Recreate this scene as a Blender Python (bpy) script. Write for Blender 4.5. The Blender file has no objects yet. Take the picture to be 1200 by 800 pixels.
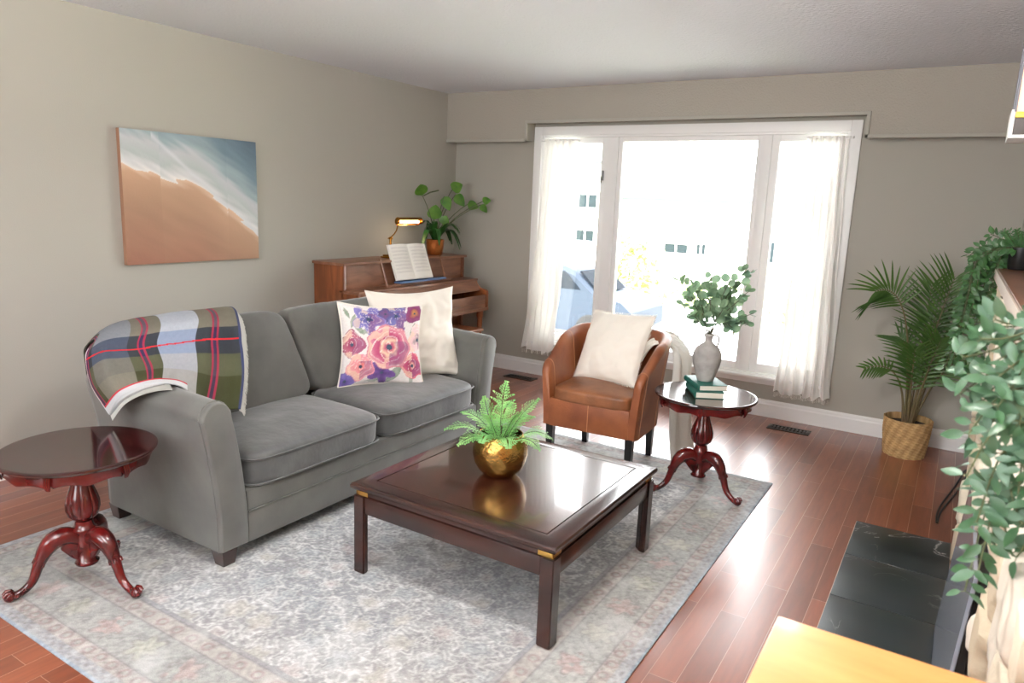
import bpy, bmesh, math, random
import numpy as np
from mathutils import Vector, Matrix, noise
PI = math.pi
sin, cos = math.sin, math.cos
sc = bpy.context.scene
col = sc.collection
V = Vector

# ------------------------------------------------------------------ helpers
def link(o, parent=None):
    col.objects.link(o)
    if parent is not None:
        o.parent = parent
    return o

def tag(o, label=None, cat=None, group=None, kind=None):
    if label: o['label'] = label
    if cat: o['category'] = cat
    if group: o['group'] = group
    if kind: o['kind'] = kind
    return o

def thing(name, loc, label, cat, rz=0, group=None):
    o = bpy.data.objects.new(name, None)
    o.empty_display_size = 0.1
    link(o)
    o.location = loc
    o.rotation_euler = (0, 0, rz)
    return tag(o, label, cat, group)

def copy_tree(o, parent=None):
    c = o.copy()
    col.objects.link(c)
    if parent is not None:
        c.parent = parent
    for ch in list(o.children):
        copy_tree(ch, c)
    return c

class G:
    def __init__(s):
        s.v = []; s.f = []; s.m = []
    def add(s, vs, fs, mi=0, M=None):
        b = len(s.v)
        for p in vs:
            p = V(p)
            s.v.append(tuple(M @ p if M is not None else p))
        for f in fs:
            s.f.append(tuple(i + b for i in f)); s.m.append(mi)
    def box(s, a, b, bev=0.0, mi=0, M=None, seg=2):
        bm = bmesh.new()
        bmesh.ops.create_cube(bm, size=1)
        a = V(a); b = V(b); c = (a + b) / 2; d = b - a
        for v in bm.verts:
            v.co = V((v.co.x * d.x + c.x, v.co.y * d.y + c.y, v.co.z * d.z + c.z))
        if bev > 0:
            bmesh.ops.bevel(bm, geom=list(bm.edges), offset=min(bev, .49 * min(abs(d.x), abs(d.y), abs(d.z))), segments=seg, affect='EDGES', profile=.6)
        s.bm(bm, mi, M)
    def bm(s, bm, mi=0, M=None):
        bm.verts.index_update()
        s.add([v.co.copy() for v in bm.verts], [[v.index for v in f.verts] for f in bm.faces], mi, M)
        bm.free()
    def loft(s, rings, caps=True, closed=True, mi=0, M=None, loop=False):
        n = len(rings[0]); vs = [p for r in rings for p in r]; fs = []
        R = len(rings)
        for i in range(R if loop else R - 1):
            i2 = (i + 1) % R
            for j in range(n if closed else n - 1):
                k = (j + 1) % n
                fs.append((i * n + j, i * n + k, i2 * n + k, i2 * n + j))
        if caps and closed and not loop:
            fs.append(tuple(range(n))[::-1]); fs.append(tuple((R - 1) * n + j for j in range(n)))
        s.add(vs, fs, mi, M)
    def tube(s, pts, r, n=8, mi=0, M=None, loop=False, flat=1.0):
        pts = [V(p) for p in pts]
        rs = r if isinstance(r, (list, tuple)) else [r] * len(pts)
        rings = []; up = None
        L = len(pts)
        for i, p in enumerate(pts):
            if loop:
                t = pts[(i + 1) % L] - pts[i - 1]
            else:
                t = pts[min(i + 1, L - 1)] - pts[max(i - 1, 0)]
            if t.length < 1e-9: t = V((0, 0, 1))
            t.normalize()
            if up is None:
                up = V((0, 0, 1)) if abs(t.z) < .9 else V((1, 0, 0))
            x = up - t * up.dot(t)
            if x.length < 1e-6: x = t.orthogonal()
            x.normalize(); y = t.cross(x); up = x
            rings.append([p + (x * cos(2 * PI * k / n) * flat + y * sin(2 * PI * k / n)) * rs[i] for k in range(n)])
        s.loft(rings, mi=mi, M=M, loop=loop)
    def lathe(s, prof, n=32, c=(0, 0), mi=0, M=None, fn=None):
        rings = []
        for j, (r, z) in enumerate(prof):
            ring = []
            for k in range(n):
                a = 2 * PI * k / n
                rr = r * (fn(a, z, j) if fn else 1)
                ring.append((c[0] + rr * cos(a), c[1] + rr * sin(a), z))
            rings.append(ring)
        s.loft(rings, mi=mi, M=M)
    def prism(s, poly, a, b, axis='y', mi=0, M=None, bev=0):
        bm = bmesh.new()
        def P(p, t):
            if axis == 'y': return (p[0], t, p[1])
            if axis == 'x': return (t, p[0], p[1])
            return (p[0], p[1], t)
        lo = [bm.verts.new(P(p, a)) for p in poly]; hi = [bm.verts.new(P(p, b)) for p in poly]
        n = len(poly)
        for i in range(n):
            bm.faces.new((lo[i], lo[(i + 1) % n], hi[(i + 1) % n], hi[i]))
        bm.faces.new(lo[::-1]); bm.faces.new(hi)
        bmesh.ops.recalc_face_normals(bm, faces=bm.faces)
        if bev:
            bmesh.ops.bevel(bm, geom=list(bm.edges), offset=bev, segments=2, affect='EDGES')
        s.bm(bm, mi, M)
    def build(s, name, mats, parent=None, smooth=35, cols=None, loc=None):
        me = bpy.data.meshes.new(name)
        me.from_pydata([tuple(p) for p in s.v], [], s.f)
        if not isinstance(mats, (list, tuple)): mats = [mats]
        for m in mats: me.materials.append(m)
        if len(mats) > 1: me.polygons.foreach_set('material_index', s.m)
        if cols is not None:
            at = me.color_attributes.new('Col', 'FLOAT_COLOR', 'POINT')
            c = np.ones((len(s.v), 4), np.float32); c[:, :3] = np.asarray(cols, np.float32)
            at.data.foreach_set('color', c.ravel())
        bm = bmesh.new(); bm.from_mesh(me)
        bmesh.ops.recalc_face_normals(bm, faces=bm.faces) if len(s.f) < 60000 else None
        bm.to_mesh(me); bm.free()
        if smooth:
            me.shade_smooth(); me.set_sharp_from_angle(angle=math.radians(smooth))
        me.update()
        o = bpy.data.objects.new(name, me)
        link(o, parent)
        if loc is not None: o.location = loc
        return o

def box_obj(name, a, b, m, parent=None, bev=0.0, kind=None):
    g = G(); g.box(a, b, bev); o = g.build(name, m, parent)
    if kind: o['kind'] = kind
    return o

def smoothv(me_obj, levels=1, solid=0, offset=0):
    if solid:
        m = me_obj.modifiers.new('thick', 'SOLIDIFY'); m.thickness = solid; m.offset = offset
    if levels:
        m = me_obj.modifiers.new('sub', 'SUBSURF'); m.levels = levels; m.render_levels = levels
    return me_obj

def s2l(c):
    c = [x / 255 for x in c]
    return tuple(x / 12.92 if x <= .04045 else ((x + .055) / 1.055) ** 2.4 for x in c)

# ------------------------------------------------------------------ materials
def newmat(name):
    m = bpy.data.materials.new(name); m.use_nodes = True
    nt = m.node_tree; b = nt.nodes['Principled BSDF']
    return m, nt, b

def N(nt, t, **k):
    n = nt.nodes.new(t)
    for a, v in k.items():
        if a in n.inputs.keys() if isinstance(a, str) else False: n.inputs[a].default_value = v
        else: setattr(n, a, v)
    return n

def mat(name, c, rough=.5, metal=0, coat=0, coat_r=.1, var=.0, vscale=8, bump=0, bscale=60, stretch=(1, 1, 1), c2=None, sheen=0, spec=.5, trans=0, sss=0, emit=0, alpha=1, detail=4, aniso=0):
    m, nt, b = newmat(name)
    c = s2l(c)
    b.inputs['Roughness'].default_value = rough
    b.inputs['Metallic'].default_value = metal
    b.inputs['Coat Weight'].default_value = coat
    b.inputs['Coat Roughness'].default_value = coat_r
    b.inputs['Specular IOR Level'].default_value = spec
    b.inputs['Sheen Weight'].default_value = sheen
    b.inputs['Transmission Weight'].default_value = trans
    b.inputs['Alpha'].default_value = alpha
    b.inputs['Base Color'].default_value = (*c, 1)
    if emit:
        b.inputs['Emission Color'].default_value = (*c, 1); b.inputs['Emission Strength'].default_value = emit
    tc = nt.nodes.new('ShaderNodeTexCoord'); mp = nt.nodes.new('ShaderNodeMapping')
    mp.inputs['Scale'].default_value = stretch
    nt.links.new(tc.outputs['Object'], mp.inputs['Vector'])
    if var or c2:
        no = nt.nodes.new('ShaderNodeTexNoise'); no.inputs['Scale'].default_value = vscale; no.inputs['Detail'].default_value = detail
        nt.links.new(mp.outputs[0], no.inputs['Vector'])
        rp = nt.nodes.new('ShaderNodeValToRGB')
        if c2: d = s2l(c2)
        else: d = tuple(x * (1 - var) for x in c); c = tuple(min(1, x * (1 + var)) for x in c)
        rp.color_ramp.elements[0].color = (*d, 1); rp.color_ramp.elements[1].color = (*c, 1)
        rp.color_ramp.elements[0].position = .3; rp.color_ramp.elements[1].position = .7
        nt.links.new(no.outputs['Fac'], rp.inputs[0]); nt.links.new(rp.outputs[0], b.inputs['Base Color'])
    if bump:
        n2 = nt.nodes.new('ShaderNodeTexNoise'); n2.inputs['Scale'].default_value = bscale; n2.inputs['Detail'].default_value = 5
        nt.links.new(mp.outputs[0], n2.inputs['Vector'])
        bp = nt.nodes.new('ShaderNodeBump'); bp.inputs['Strength'].default_value = bump; bp.inputs['Distance'].default_value = .01
        nt.links.new(n2.outputs['Fac'], bp.inputs['Height']); nt.links.new(bp.outputs[0], b.inputs['Normal'])
    return m

def vmat(name, rough=.9, bump=0, bscale=300, nmul=0, nscale=400, sheen=0):
    m, nt, b = newmat(name)
    at = nt.nodes.new('ShaderNodeAttribute'); at.attribute_name = 'Col'
    b.inputs['Roughness'].default_value = rough; b.inputs['Sheen Weight'].default_value = sheen
    b.inputs['Specular IOR Level'].default_value = .2
    src = at.outputs['Color']
    tc = nt.nodes.new('ShaderNodeTexCoord')
    if nmul:
        no = nt.nodes.new('ShaderNodeTexNoise'); no.inputs['Scale'].default_value = nscale
        nt.links.new(tc.outputs['Object'], no.inputs['Vector'])
        mr = nt.nodes.new('ShaderNodeMapRange'); mr.inputs['To Min'].default_value = 1 - nmul; mr.inputs['To Max'].default_value = 1 + nmul
        mr.inputs['From Min'].default_value = .3; mr.inputs['From Max'].default_value = .7
        nt.links.new(no.outputs['Fac'], mr.inputs['Value'])
        mx = nt.nodes.new('ShaderNodeVectorMath'); mx.operation = 'MULTIPLY'
        nt.links.new(src, mx.inputs[0]); nt.links.new(mr.outputs[0], mx.inputs[1]); src = mx.outputs[0]
    nt.links.new(src, b.inputs['Base Color'])
    if bump:
        n2 = nt.nodes.new('ShaderNodeTexNoise'); n2.inputs['Scale'].default_value = bscale
        nt.links.new(tc.outputs['Object'], n2.inputs['Vector'])
        bp = nt.nodes.new('ShaderNodeBump'); bp.inputs['Strength'].default_value = bump; bp.inputs['Distance'].default_value = .004
        nt.links.new(n2.outputs['Fac'], bp.inputs['Height']); nt.links.new(bp.outputs[0], b.inputs['Normal'])
    return m

def floor_mat():
    m, nt, b = newmat('cherry planks')
    geo = nt.nodes.new('ShaderNodeNewGeometry'); sp = nt.nodes.new('ShaderNodeSeparateXYZ')
    nt.links.new(geo.outputs['Position'], sp.inputs[0])
    ax = nt.nodes.new('ShaderNodeMath'); ax.operation = 'ADD'; ax.inputs[1].default_value = -3.837 + 9.3
    nt.links.new(sp.outputs['X'], ax.inputs[0])
    ay = nt.nodes.new('ShaderNodeMath'); ay.operation = 'ADD'; ay.inputs[1].default_value = 20
    nt.links.new(sp.outputs['Y'], ay.inputs[0])
    cb = nt.nodes.new('ShaderNodeCombineXYZ'); nt.links.new(ay.outputs[0], cb.inputs[0]); nt.links.new(ax.outputs[0], cb.inputs[1])
    br = nt.nodes.new('ShaderNodeTexBrick')
    br.inputs['Scale'].default_value = 1; br.inputs['Mortar Size'].default_value = .0011; br.inputs['Mortar Smooth'].default_value = .3
    br.inputs['Brick Width'].default_value = .83; br.inputs['Row Height'].default_value = .093; br.offset = .37; br.offset_frequency = 2
    br.inputs['Color1'].default_value = (*s2l((112, 57, 36)), 1); br.inputs['Color2'].default_value = (*s2l((140, 76, 50)), 1)
    br.inputs['Mortar'].default_value = (*s2l((176, 134, 116)), 1); br.inputs['Bias'].default_value = 0  # pale plank seams: glare on the board bevels painted into the colour
    nt.links.new(cb.outputs[0], br.inputs['Vector'])
    mp = nt.nodes.new('ShaderNodeMapping'); mp.inputs['Scale'].default_value = (14, 1.3, 1)
    nt.links.new(geo.outputs['Position'], mp.inputs[0])
    no = nt.nodes.new('ShaderNodeTexNoise'); no.inputs['Scale'].default_value = 2.2; no.inputs['Detail'].default_value = 8; no.inputs['Roughness'].default_value = .65
    nt.links.new(mp.outputs[0], no.inputs['Vector'])
    mr = nt.nodes.new('ShaderNodeMapRange'); mr.inputs['From Min'].default_value = .3; mr.inputs['From Max'].default_value = .7
    mr.inputs['To Min'].default_value = .78; mr.inputs['To Max'].default_value = 1.2
    nt.links.new(no.outputs['Fac'], mr.inputs['Value'])
    vm = nt.nodes.new('ShaderNodeVectorMath'); vm.operation = 'MULTIPLY'
    nt.links.new(br.outputs['Color'], vm.inputs[0]); nt.links.new(mr.outputs[0], vm.inputs[1])
    nt.links.new(vm.outputs[0], b.inputs['Base Color'])
    b.inputs['Roughness'].default_value = .42
    b.inputs['Coat Weight'].default_value = .8; b.inputs['Coat Roughness'].default_value = .24
    bp = nt.nodes.new('ShaderNodeBump'); bp.inputs['Strength'].default_value = .25; bp.inputs['Distance'].default_value = .002; bp.invert = True
    nt.links.new(br.outputs['Fac'], bp.inputs['Height']); nt.links.new(bp.outputs[0], b.inputs['Normal'])
    return m

def wood(name, c1, c2, rough=.35, coat=.3, scale=3, stretch=(1, 8, 8), coat_r=.12, spec=.5):
    m, nt, b = newmat(name)
    tc = nt.nodes.new('ShaderNodeTexCoord'); mp = nt.nodes.new('ShaderNodeMapping'); mp.inputs['Scale'].default_value = stretch
    nt.links.new(tc.outputs['Object'], mp.inputs[0])
    no = nt.nodes.new('ShaderNodeTexNoise'); no.inputs['Scale'].default_value = scale; no.inputs['Detail'].default_value = 8; no.inputs['Distortion'].default_value = .6
    nt.links.new(mp.outputs[0], no.inputs[0])
    rp = nt.nodes.new('ShaderNodeValToRGB'); rp.color_ramp.elements[0].position = .35; rp.color_ramp.elements[1].position = .65
    rp.color_ramp.elements[0].color = (*s2l(c1), 1); rp.color_ramp.elements[1].color = (*s2l(c2), 1)
    nt.links.new(no.outputs['Fac'], rp.inputs[0]); nt.links.new(rp.outputs[0], b.inputs['Base Color'])
    b.inputs['Roughness'].default_value = rough; b.inputs['Coat Weight'].default_value = coat; b.inputs['Coat Roughness'].default_value = coat_r
    b.inputs['Specular IOR Level'].default_value = spec
    return m

M = {}
M['wall'] = mat('wall paint', (168, 165, 156), .75, bump=.08, bscale=180)
M['soffit'] = mat('textured wall paint', (165, 160, 150), .8, bump=.5, bscale=90)
M['ceil'] = mat('ceiling texture', (222, 225, 233), .9, bump=.6, bscale=55)
M['white'] = mat('white trim paint', (236, 236, 236), .4)
M['floor'] = floor_mat()
M['velvet'] = mat('grey velvet', (90, 90, 85), .8, sheen=.3, c2=(72, 71, 68), vscale=5, bump=.12, bscale=14, detail=5)
M['velvet2'] = mat('grey velvet seat', (78, 79, 78), .6, sheen=.4, c2=(55, 56, 57), vscale=7, bump=.5, bscale=11, detail=6)
M['darkwood'] = wood('espresso wood', (30, 14, 10), (52, 24, 16), .3, .6)
M['coffee'] = wood('dark walnut gloss', (30, 14, 11), (52, 26, 18), .25, .35, coat_r=.09, spec=.4)
M['coffeetop'] = wood('dark walnut panel', (38, 18, 14), (66, 33, 24), .2, .6, coat_r=.05, spec=.5, stretch=(8, 1, 8))
M['mahog'] = wood('red mahogany gloss', (52, 8, 9), (92, 18, 16), .2, .35, coat_r=.05, spec=.35, stretch=(3, 3, 3))
M['mahogtop'] = wood('dark mahogany top', (34, 10, 11), (54, 16, 15), .12, .35, coat_r=.03, spec=.5)
M['piano'] = wood('walnut piano', (112, 72, 52), (142, 96, 72), .4, .25, stretch=(6, 1, 6))
M['piano_side'] = wood('walnut piano side', (104, 54, 26), (140, 78, 40), .4, .2, stretch=(8, 8, 1))
M['brass'] = mat('brass', (206, 168, 92), .3, metal=1)
M['lampbrass'] = mat('lamp brass', (190, 135, 60), .22, metal=1)
M['gold'] = mat('hammered gold', (178, 140, 76), .24, metal=1, bump=.55, bscale=45)
M['leather'] = mat('tan leather', (146, 86, 50), .42, coat=.0, coat_r=.3, c2=(112, 58, 32), vscale=7, bump=.12, bscale=120, detail=7)
M['leatherseat'] = mat('worn tan leather', (142, 90, 56), .4, c2=(100, 60, 36), vscale=9, bump=.15, bscale=90, detail=7)
M['stitch'] = mat('leather seam', (186, 130, 92), .6)
M['black'] = mat('black lacquer', (14, 14, 15), .35)
M['cream'] = mat('cream cotton', (236, 230, 220), .9, bump=.12, bscale=16, sheen=.1)
M['whitecloth'] = mat('white woven throw', (238, 236, 230), .95, bump=.35, bscale=150)
M['basket'] = mat('basket', (186, 150, 100), .8)
M['soil'] = mat('soil', (38, 28, 22), .95, bump=.8, bscale=70)
M['palm'] = mat('palm leaf', (78, 112, 46), .42, c2=(48, 80, 32), vscale=5)
M['palmstem'] = mat('palm stem', (110, 104, 62), .5, c2=(96, 74, 54), vscale=6)
M['fern'] = mat('fern leaf', (168, 214, 140), .5, c2=(112, 176, 104), vscale=14)
M['ivy'] = mat('trailing leaf', (58, 108, 48), .32, c2=(80, 110, 80), vscale=22)
M['ivynear'] = mat('variegated leaf', (40, 80, 38), .38, c2=(84, 114, 92), vscale=16, detail=2)
M['stem'] = mat('green stem', (74, 84, 52), .6)
M['euc'] = mat('eucalyptus leaf', (150, 176, 140), .5, c2=(96, 130, 110), vscale=12)
M['philo'] = mat('pothos leaf', (104, 148, 54), .35, c2=(62, 112, 40), vscale=14)
M['strap'] = mat('strap leaf', (44, 92, 34), .35, c2=(26, 62, 26), vscale=10)
M['vase'] = mat('aged grey ceramic', (186, 182, 178), .75, c2=(132, 129, 127), vscale=9, bump=.3, bscale=40, detail=8)
M['bookgreen'] = mat('teal book cloth', (20, 86, 74), .6)
M['pages'] = mat('book pages', (232, 226, 214), .9, bump=.3, bscale=200, stretch=(1, 1, 6))
M['paper'] = mat('sheet paper', (240, 236, 230), .85)
M['ink'] = mat('printed ink', (186, 182, 180), .9)
M['blue'] = mat('blue folder', (96, 130, 178), .5)
M['copper'] = mat('copper pot', (200, 128, 70), .35, metal=.8, c2=(170, 96, 50), vscale=14, bump=.5, bscale=50)
M['ventm'] = mat('vent metal', (52, 44, 38), .4, metal=.7)
M['ventd'] = mat('vent gap', (8, 8, 8), .8)
M['marble'] = None
M['insert'] = mat('black enamel', (18, 18, 20), .35)
M['trimgrey'] = mat('grey metal trim', (112, 114, 122), .35, metal=.6)
M['glasspanel'] = mat('smoked glass front', (150, 155, 168), .2, coat=.6, coat_r=.05)
M['mantel'] = wood('mantel wood', (104, 66, 50), (128, 84, 64), .4, .2, stretch=(6, 1, 6))
M['honey'] = wood('honey maple top', (222, 152, 86), (232, 168, 102), .35, .4, stretch=(1, 6, 6))
M['peach'] = mat('peach glass shade', (255, 218, 190), .5, emit=.3)
M['cable'] = mat('cable rubber', (16, 14, 14), .5)

def leafy(m, amt=.3, gain=1.5):
    nt = m.node_tree; b = nt.nodes['Principled BSDF']; out = nt.nodes['Material Output']
    tl = nt.nodes.new('ShaderNodeBsdfTranslucent'); mx = nt.nodes.new('ShaderNodeMixShader'); mx.inputs[0].default_value = amt
    src = b.inputs['Base Color'].links[0].from_socket
    gm = nt.nodes.new('ShaderNodeVectorMath'); gm.operation = 'SCALE'; gm.inputs['Scale'].default_value = gain
    nt.links.new(src, gm.inputs[0]); nt.links.new(gm.outputs[0], tl.inputs[0])
    nt.links.new(b.outputs[0], mx.inputs[1]); nt.links.new(tl.outputs[0], mx.inputs[2]); nt.links.new(mx.outputs[0], out.inputs[0])
    return m
for k_ in ('palm', 'fern', 'euc', 'philo', 'ivy', 'ivynear'): leafy(M[k_], .12 if k_ == 'ivynear' else .3)

def marble_mat():
    m, nt, b = newmat('black marble')
    tc = nt.nodes.new('ShaderNodeNewGeometry')
    no = nt.nodes.new('ShaderNodeTexNoise'); no.inputs['Scale'].default_value = 3.4; no.inputs['Detail'].default_value = 5; no.inputs['Distortion'].default_value = 1.2
    nt.links.new(tc.outputs['Position'], no.inputs[0])
    rp = nt.nodes.new('ShaderNodeValToRGB'); e = rp.color_ramp.elements
    dk = (*s2l((30, 34, 36)), 1); lt = (*s2l((50, 56, 58)), 1); wh = (*s2l((190, 190, 186)), 1)
    e[0].position = .3; e[0].color = dk; e[1].position = .75; e[1].color = lt
    for p, c in ((.552, dk), (.562, wh), (.572, dk)):
        x = e.new(p); x.color = c
    nt.links.new(no.outputs['Fac'], rp.inputs[0])
    n2 = nt.nodes.new('ShaderNodeTexNoise'); n2.inputs['Scale'].default_value = 2.1
    nt.links.new(tc.outputs['Position'], n2.inputs[0])
    mr = nt.nodes.new('ShaderNodeMapRange'); mr.inputs['From Min'].default_value = .5; mr.inputs['From Max'].default_value = .62
    nt.links.new(n2.outputs['Fac'], mr.inputs['Value'])
    mx = nt.nodes.new('ShaderNodeMix'); mx.data_type = 'RGBA'
    nt.links.new(mr.outputs[0], mx.inputs[0]); mx.inputs[6].default_value = (*s2l((40, 46, 48)), 1); nt.links.new(rp.outputs[0], mx.inputs[7])
    nt.links.new(mx.outputs[2], b.inputs['Base Color'])
    b.inputs['Roughness'].default_value = .3
    return m
M['marble'] = marble_mat()

def glass_mat():
    m, nt, b = newmat('window glass')
    nt.nodes.remove(b)
    out = nt.nodes['Material Output']
    tr = nt.nodes.new('ShaderNodeBsdfTransparent'); gl = nt.nodes.new('ShaderNodeBsdfGlossy'); gl.inputs['Roughness'].default_value = .02
    fr = nt.nodes.new('ShaderNodeFresnel'); fr.inputs[0].default_value = 1.45
    mx = nt.nodes.new('ShaderNodeMixShader')
    nt.links.new(fr.outputs[0], mx.inputs[0]); nt.links.new(tr.outputs[0], mx.inputs[1]); nt.links.new(gl.outputs[0], mx.inputs[2])
    nt.links.new(mx.outputs[0], out.inputs[0])
    return m
M['glass'] = glass_mat()

def sheer_mat():
    m, nt, b = newmat('sheer gauze')
    nt.nodes.remove(b)
    out = nt.nodes['Material Output']
    tr = nt.nodes.new('ShaderNodeBsdfTransparent'); df = nt.nodes.new('ShaderNodeBsdfDiffuse'); tl = nt.nodes.new('ShaderNodeBsdfTranslucent')
    df.inputs[0].default_value = (.93, .92, .9, 1); tl.inputs[0].default_value = (.93, .92, .89, 1)
    m1 = nt.nodes.new('ShaderNodeMixShader'); m1.inputs[0].default_value = .10
    nt.links.new(df.outputs[0], m1.inputs[1]); nt.links.new(tl.outputs[0], m1.inputs[2])
    tc = nt.nodes.new('ShaderNodeTexCoord'); no = nt.nodes.new('ShaderNodeTexNoise'); no.inputs['Scale'].default_value = 90
    nt.links.new(tc.outputs['Object'], no.inputs[0])
    mr = nt.nodes.new('ShaderNodeMapRange'); mr.inputs['To Min'].default_value = .95; mr.inputs['To Max'].default_value = 1.0
    nt.links.new(no.outputs['Fac'], mr.inputs[0])
    m2 = nt.nodes.new('ShaderNodeMixShader'); nt.links.new(mr.outputs[0], m2.inputs[0])
    nt.links.new(tr.outputs[0], m2.inputs[1]); nt.links.new(m1.outputs[0], m2.inputs[2])
    nt.links.new(m2.outputs[0], out.inputs[0])
    return m
M['sheer'] = sheer_mat()

# ------------------------------------------------------------------ room
H = 2.44
XR = 4.36          # right wall
YB = -8.2          # rear wall
S = 'structure'
box_obj('floor', (-.2, YB - .2, -.1), (XR + .2, .16, 0), M['floor'], kind=S)
box_obj('ceiling', (-.2, YB - .2, H), (XR + .2, .3, H + .12), M['ceil'], kind=S)
box_obj('wall_left', (-.15, YB - .15, 0), (0, .16, H), M['wall'], kind=S)
box_obj('wall_right', (XR, YB - .15, 0), (XR + .15, .16, H), M['wall'], kind=S)
WX0, WX1, WZ0, WZ1 = .90, 3.33, .30, 2.09     # opening in the window wall
g = G()
g.box((0, 0, 0), (WX0, .16, H)); g.box((WX1, 0, 0), (XR, .16, H)); g.box((WX0, 0, 0), (WX1, .16, WZ0)); g.box((WX0, 0, WZ1), (WX1, .16, H))
o = g.build('wall_back', M['wall'], smooth=0); o['kind'] = S
# rear wall with an unseen window, added behind the camera for fill daylight
g = G()
g.box((0, YB - .15, 0), (1.0, YB, H)); g.box((3.2, YB - .15, 0), (XR, YB, H)); g.box((1.0, YB - .15, 2.15), (3.2, YB, H)); g.box((1.0, YB - .15, 0), (3.2, YB, .9))
o = g.build('wall_rear', M['wall'], smooth=0); o['kind'] = S
g = G()
for x in (1.0, 2.07, 3.14): g.box((x, YB - .12, .9), (x + .06, YB - .04, 2.15))
g.box((1.0, YB - .12, 2.09), (3.2, YB - .04, 2.15)); g.box((1.0, YB - .12, .9), (3.2, YB - .04, .96))
w2 = g.build('fill_window', M['white']); w2['kind'] = S
g = G(); g.box((1.05, YB - .085, .95), (3.15, YB - .08, 2.10)); g.build('pane', M['glass'], w2)

# soffit with its step above the window
sf = .146
g = G()
poly = [(0, 2.03), (.835, 2.03), (.835, 2.177), (3.435, 2.177), (3.435, 2.03), (XR, 2.03), (XR, H), (0, H)]
g.prism(poly, -sf, 0, 'y')
o = g.build('trim_1', M['soffit'], smooth=0); o['kind'] = S
g = G()
led = [((0, 2.03), (.835, 2.03)), ((.835, 2.03), (.835, 2.177)), ((.835, 2.177), (3.435, 2.177)), ((3.435, 2.177), (3.435, 2.03)), ((3.435, 2.03), (XR, 2.03))]
for (a, b) in led:
    x0, x1 = min(a[0], b[0]), max(a[0], b[0]); z0, z1 = min(a[1], b[1]), max(a[1], b[1])
    if z0 == z1:
        g.box((x0 - (.012 if x0 in (3.435,) else 0), -sf - .014, z0 - .012), (x1 + (.012 if x1 == .835 else 0), -sf + .002, z0 + .012), .003)
    else:
        g.box((x0 - .012, -sf - .014, z0 - .012), (x0 + .012, -sf + .002, z1 + .012), .003)
o = g.build('trim_2', M['wall']); o['kind'] = S

# baseboards
def baseboard(name, a, b, nrm, h=.13):
    g = G()
    a = V(a); b = V(b); n = V(nrm)
    prof = [(0, 0), (.016, 0), (.016, h * .72), (.012, h * .8), (.011, h * .9), (.005, h), (0, h)]
    r = []
    for p in (a, b):
        r.append([tuple(p + n * d + V((0, 0, z))) for d, z in prof])
    g.loft(r); o = g.build(name, M['white'], smooth=0); o['kind'] = S
baseboard('baseboard_back', (.02, -.0005, 0), (XR - .02, -.0005, 0), (0, -1, 0))
baseboard('baseboard_left', (.0005, -.02, 0), (.0005, YB + .02, 0), (1, 0, 0))
baseboard('baseboard_right', (XR - .0005, -.02, 0), (XR - .0005, -1.40, 0), (-1, 0, 0))

# window: casing, frames, three lights
g = G()
def frame(g, x0, x1, z0, z1, w, y0, y1, bev=.004, ws=None):
    l, r, b, t = ws or (w, w, w, w)
    g.box((x0, y0, z0), (x0 + l, y1, z1), bev); g.box((x1 - r, y0, z0), (x1, y1, z1), bev)
    g.box((x0 + l, y0, z0), (x1 - r, y1, z0 + b), bev); g.box((x0 + l, y0, z1 - t), (x1 - r, y1, z1), bev)
frame(g, .84, 3.39, .245, 2.15, .07, -.02, 0, ws=(.07, .07, .055, .07))
win = g.build('window_1', M['white']); win['kind'] = S
g = G(); frame(g, WX0, WX1, WZ0, WZ1, .03, .001, .155, ws=(.03, .03, .02, .025)); g.build('jamb', M['white'], win)
g = G(); g.box((.86, -.055, .285), (3.37, .04, .31), .006); g.build('window_sill', M['white'], win)
g = G(); g.box((1.50, .03, .31), (1.60, .12, 2.07), .006); g.box((2.73, .03, .31), (2.80, .12, 2.07), .006); g.build('mullion', M['white'], win)
for (x0, x1, ws) in ((.93, 1.50, (.05, .05, .07, .05)), (1.60, 2.73, (.035, .035, .06, .04)), (2.80, 3.30, (.055, .05, .07, .05))):
    g = G(); frame(g, x0, x1, .315, 2.07, .04, .045, .10, ws=ws); sash = g.build('sash', M['white'], win)
    g = G(); g.box((x0 + ws[0] - .01, .070, .315 + ws[2] - .01), (x1 - ws[1] + .01, .076, 2.07 - ws[3] + .01)); g.build('pane', M['glass'], sash)
g = G(); g.box((1.468, .028, 1.72), (1.482, .046, 1.80), .004); g.tube([(1.475, .03, 1.75), (1.475, .005, 1.735), (1.475, .0, 1.70)], .006)
g.build('sash_latch', mat('latch metal', (150, 150, 152), .4, metal=.6), win)
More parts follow.
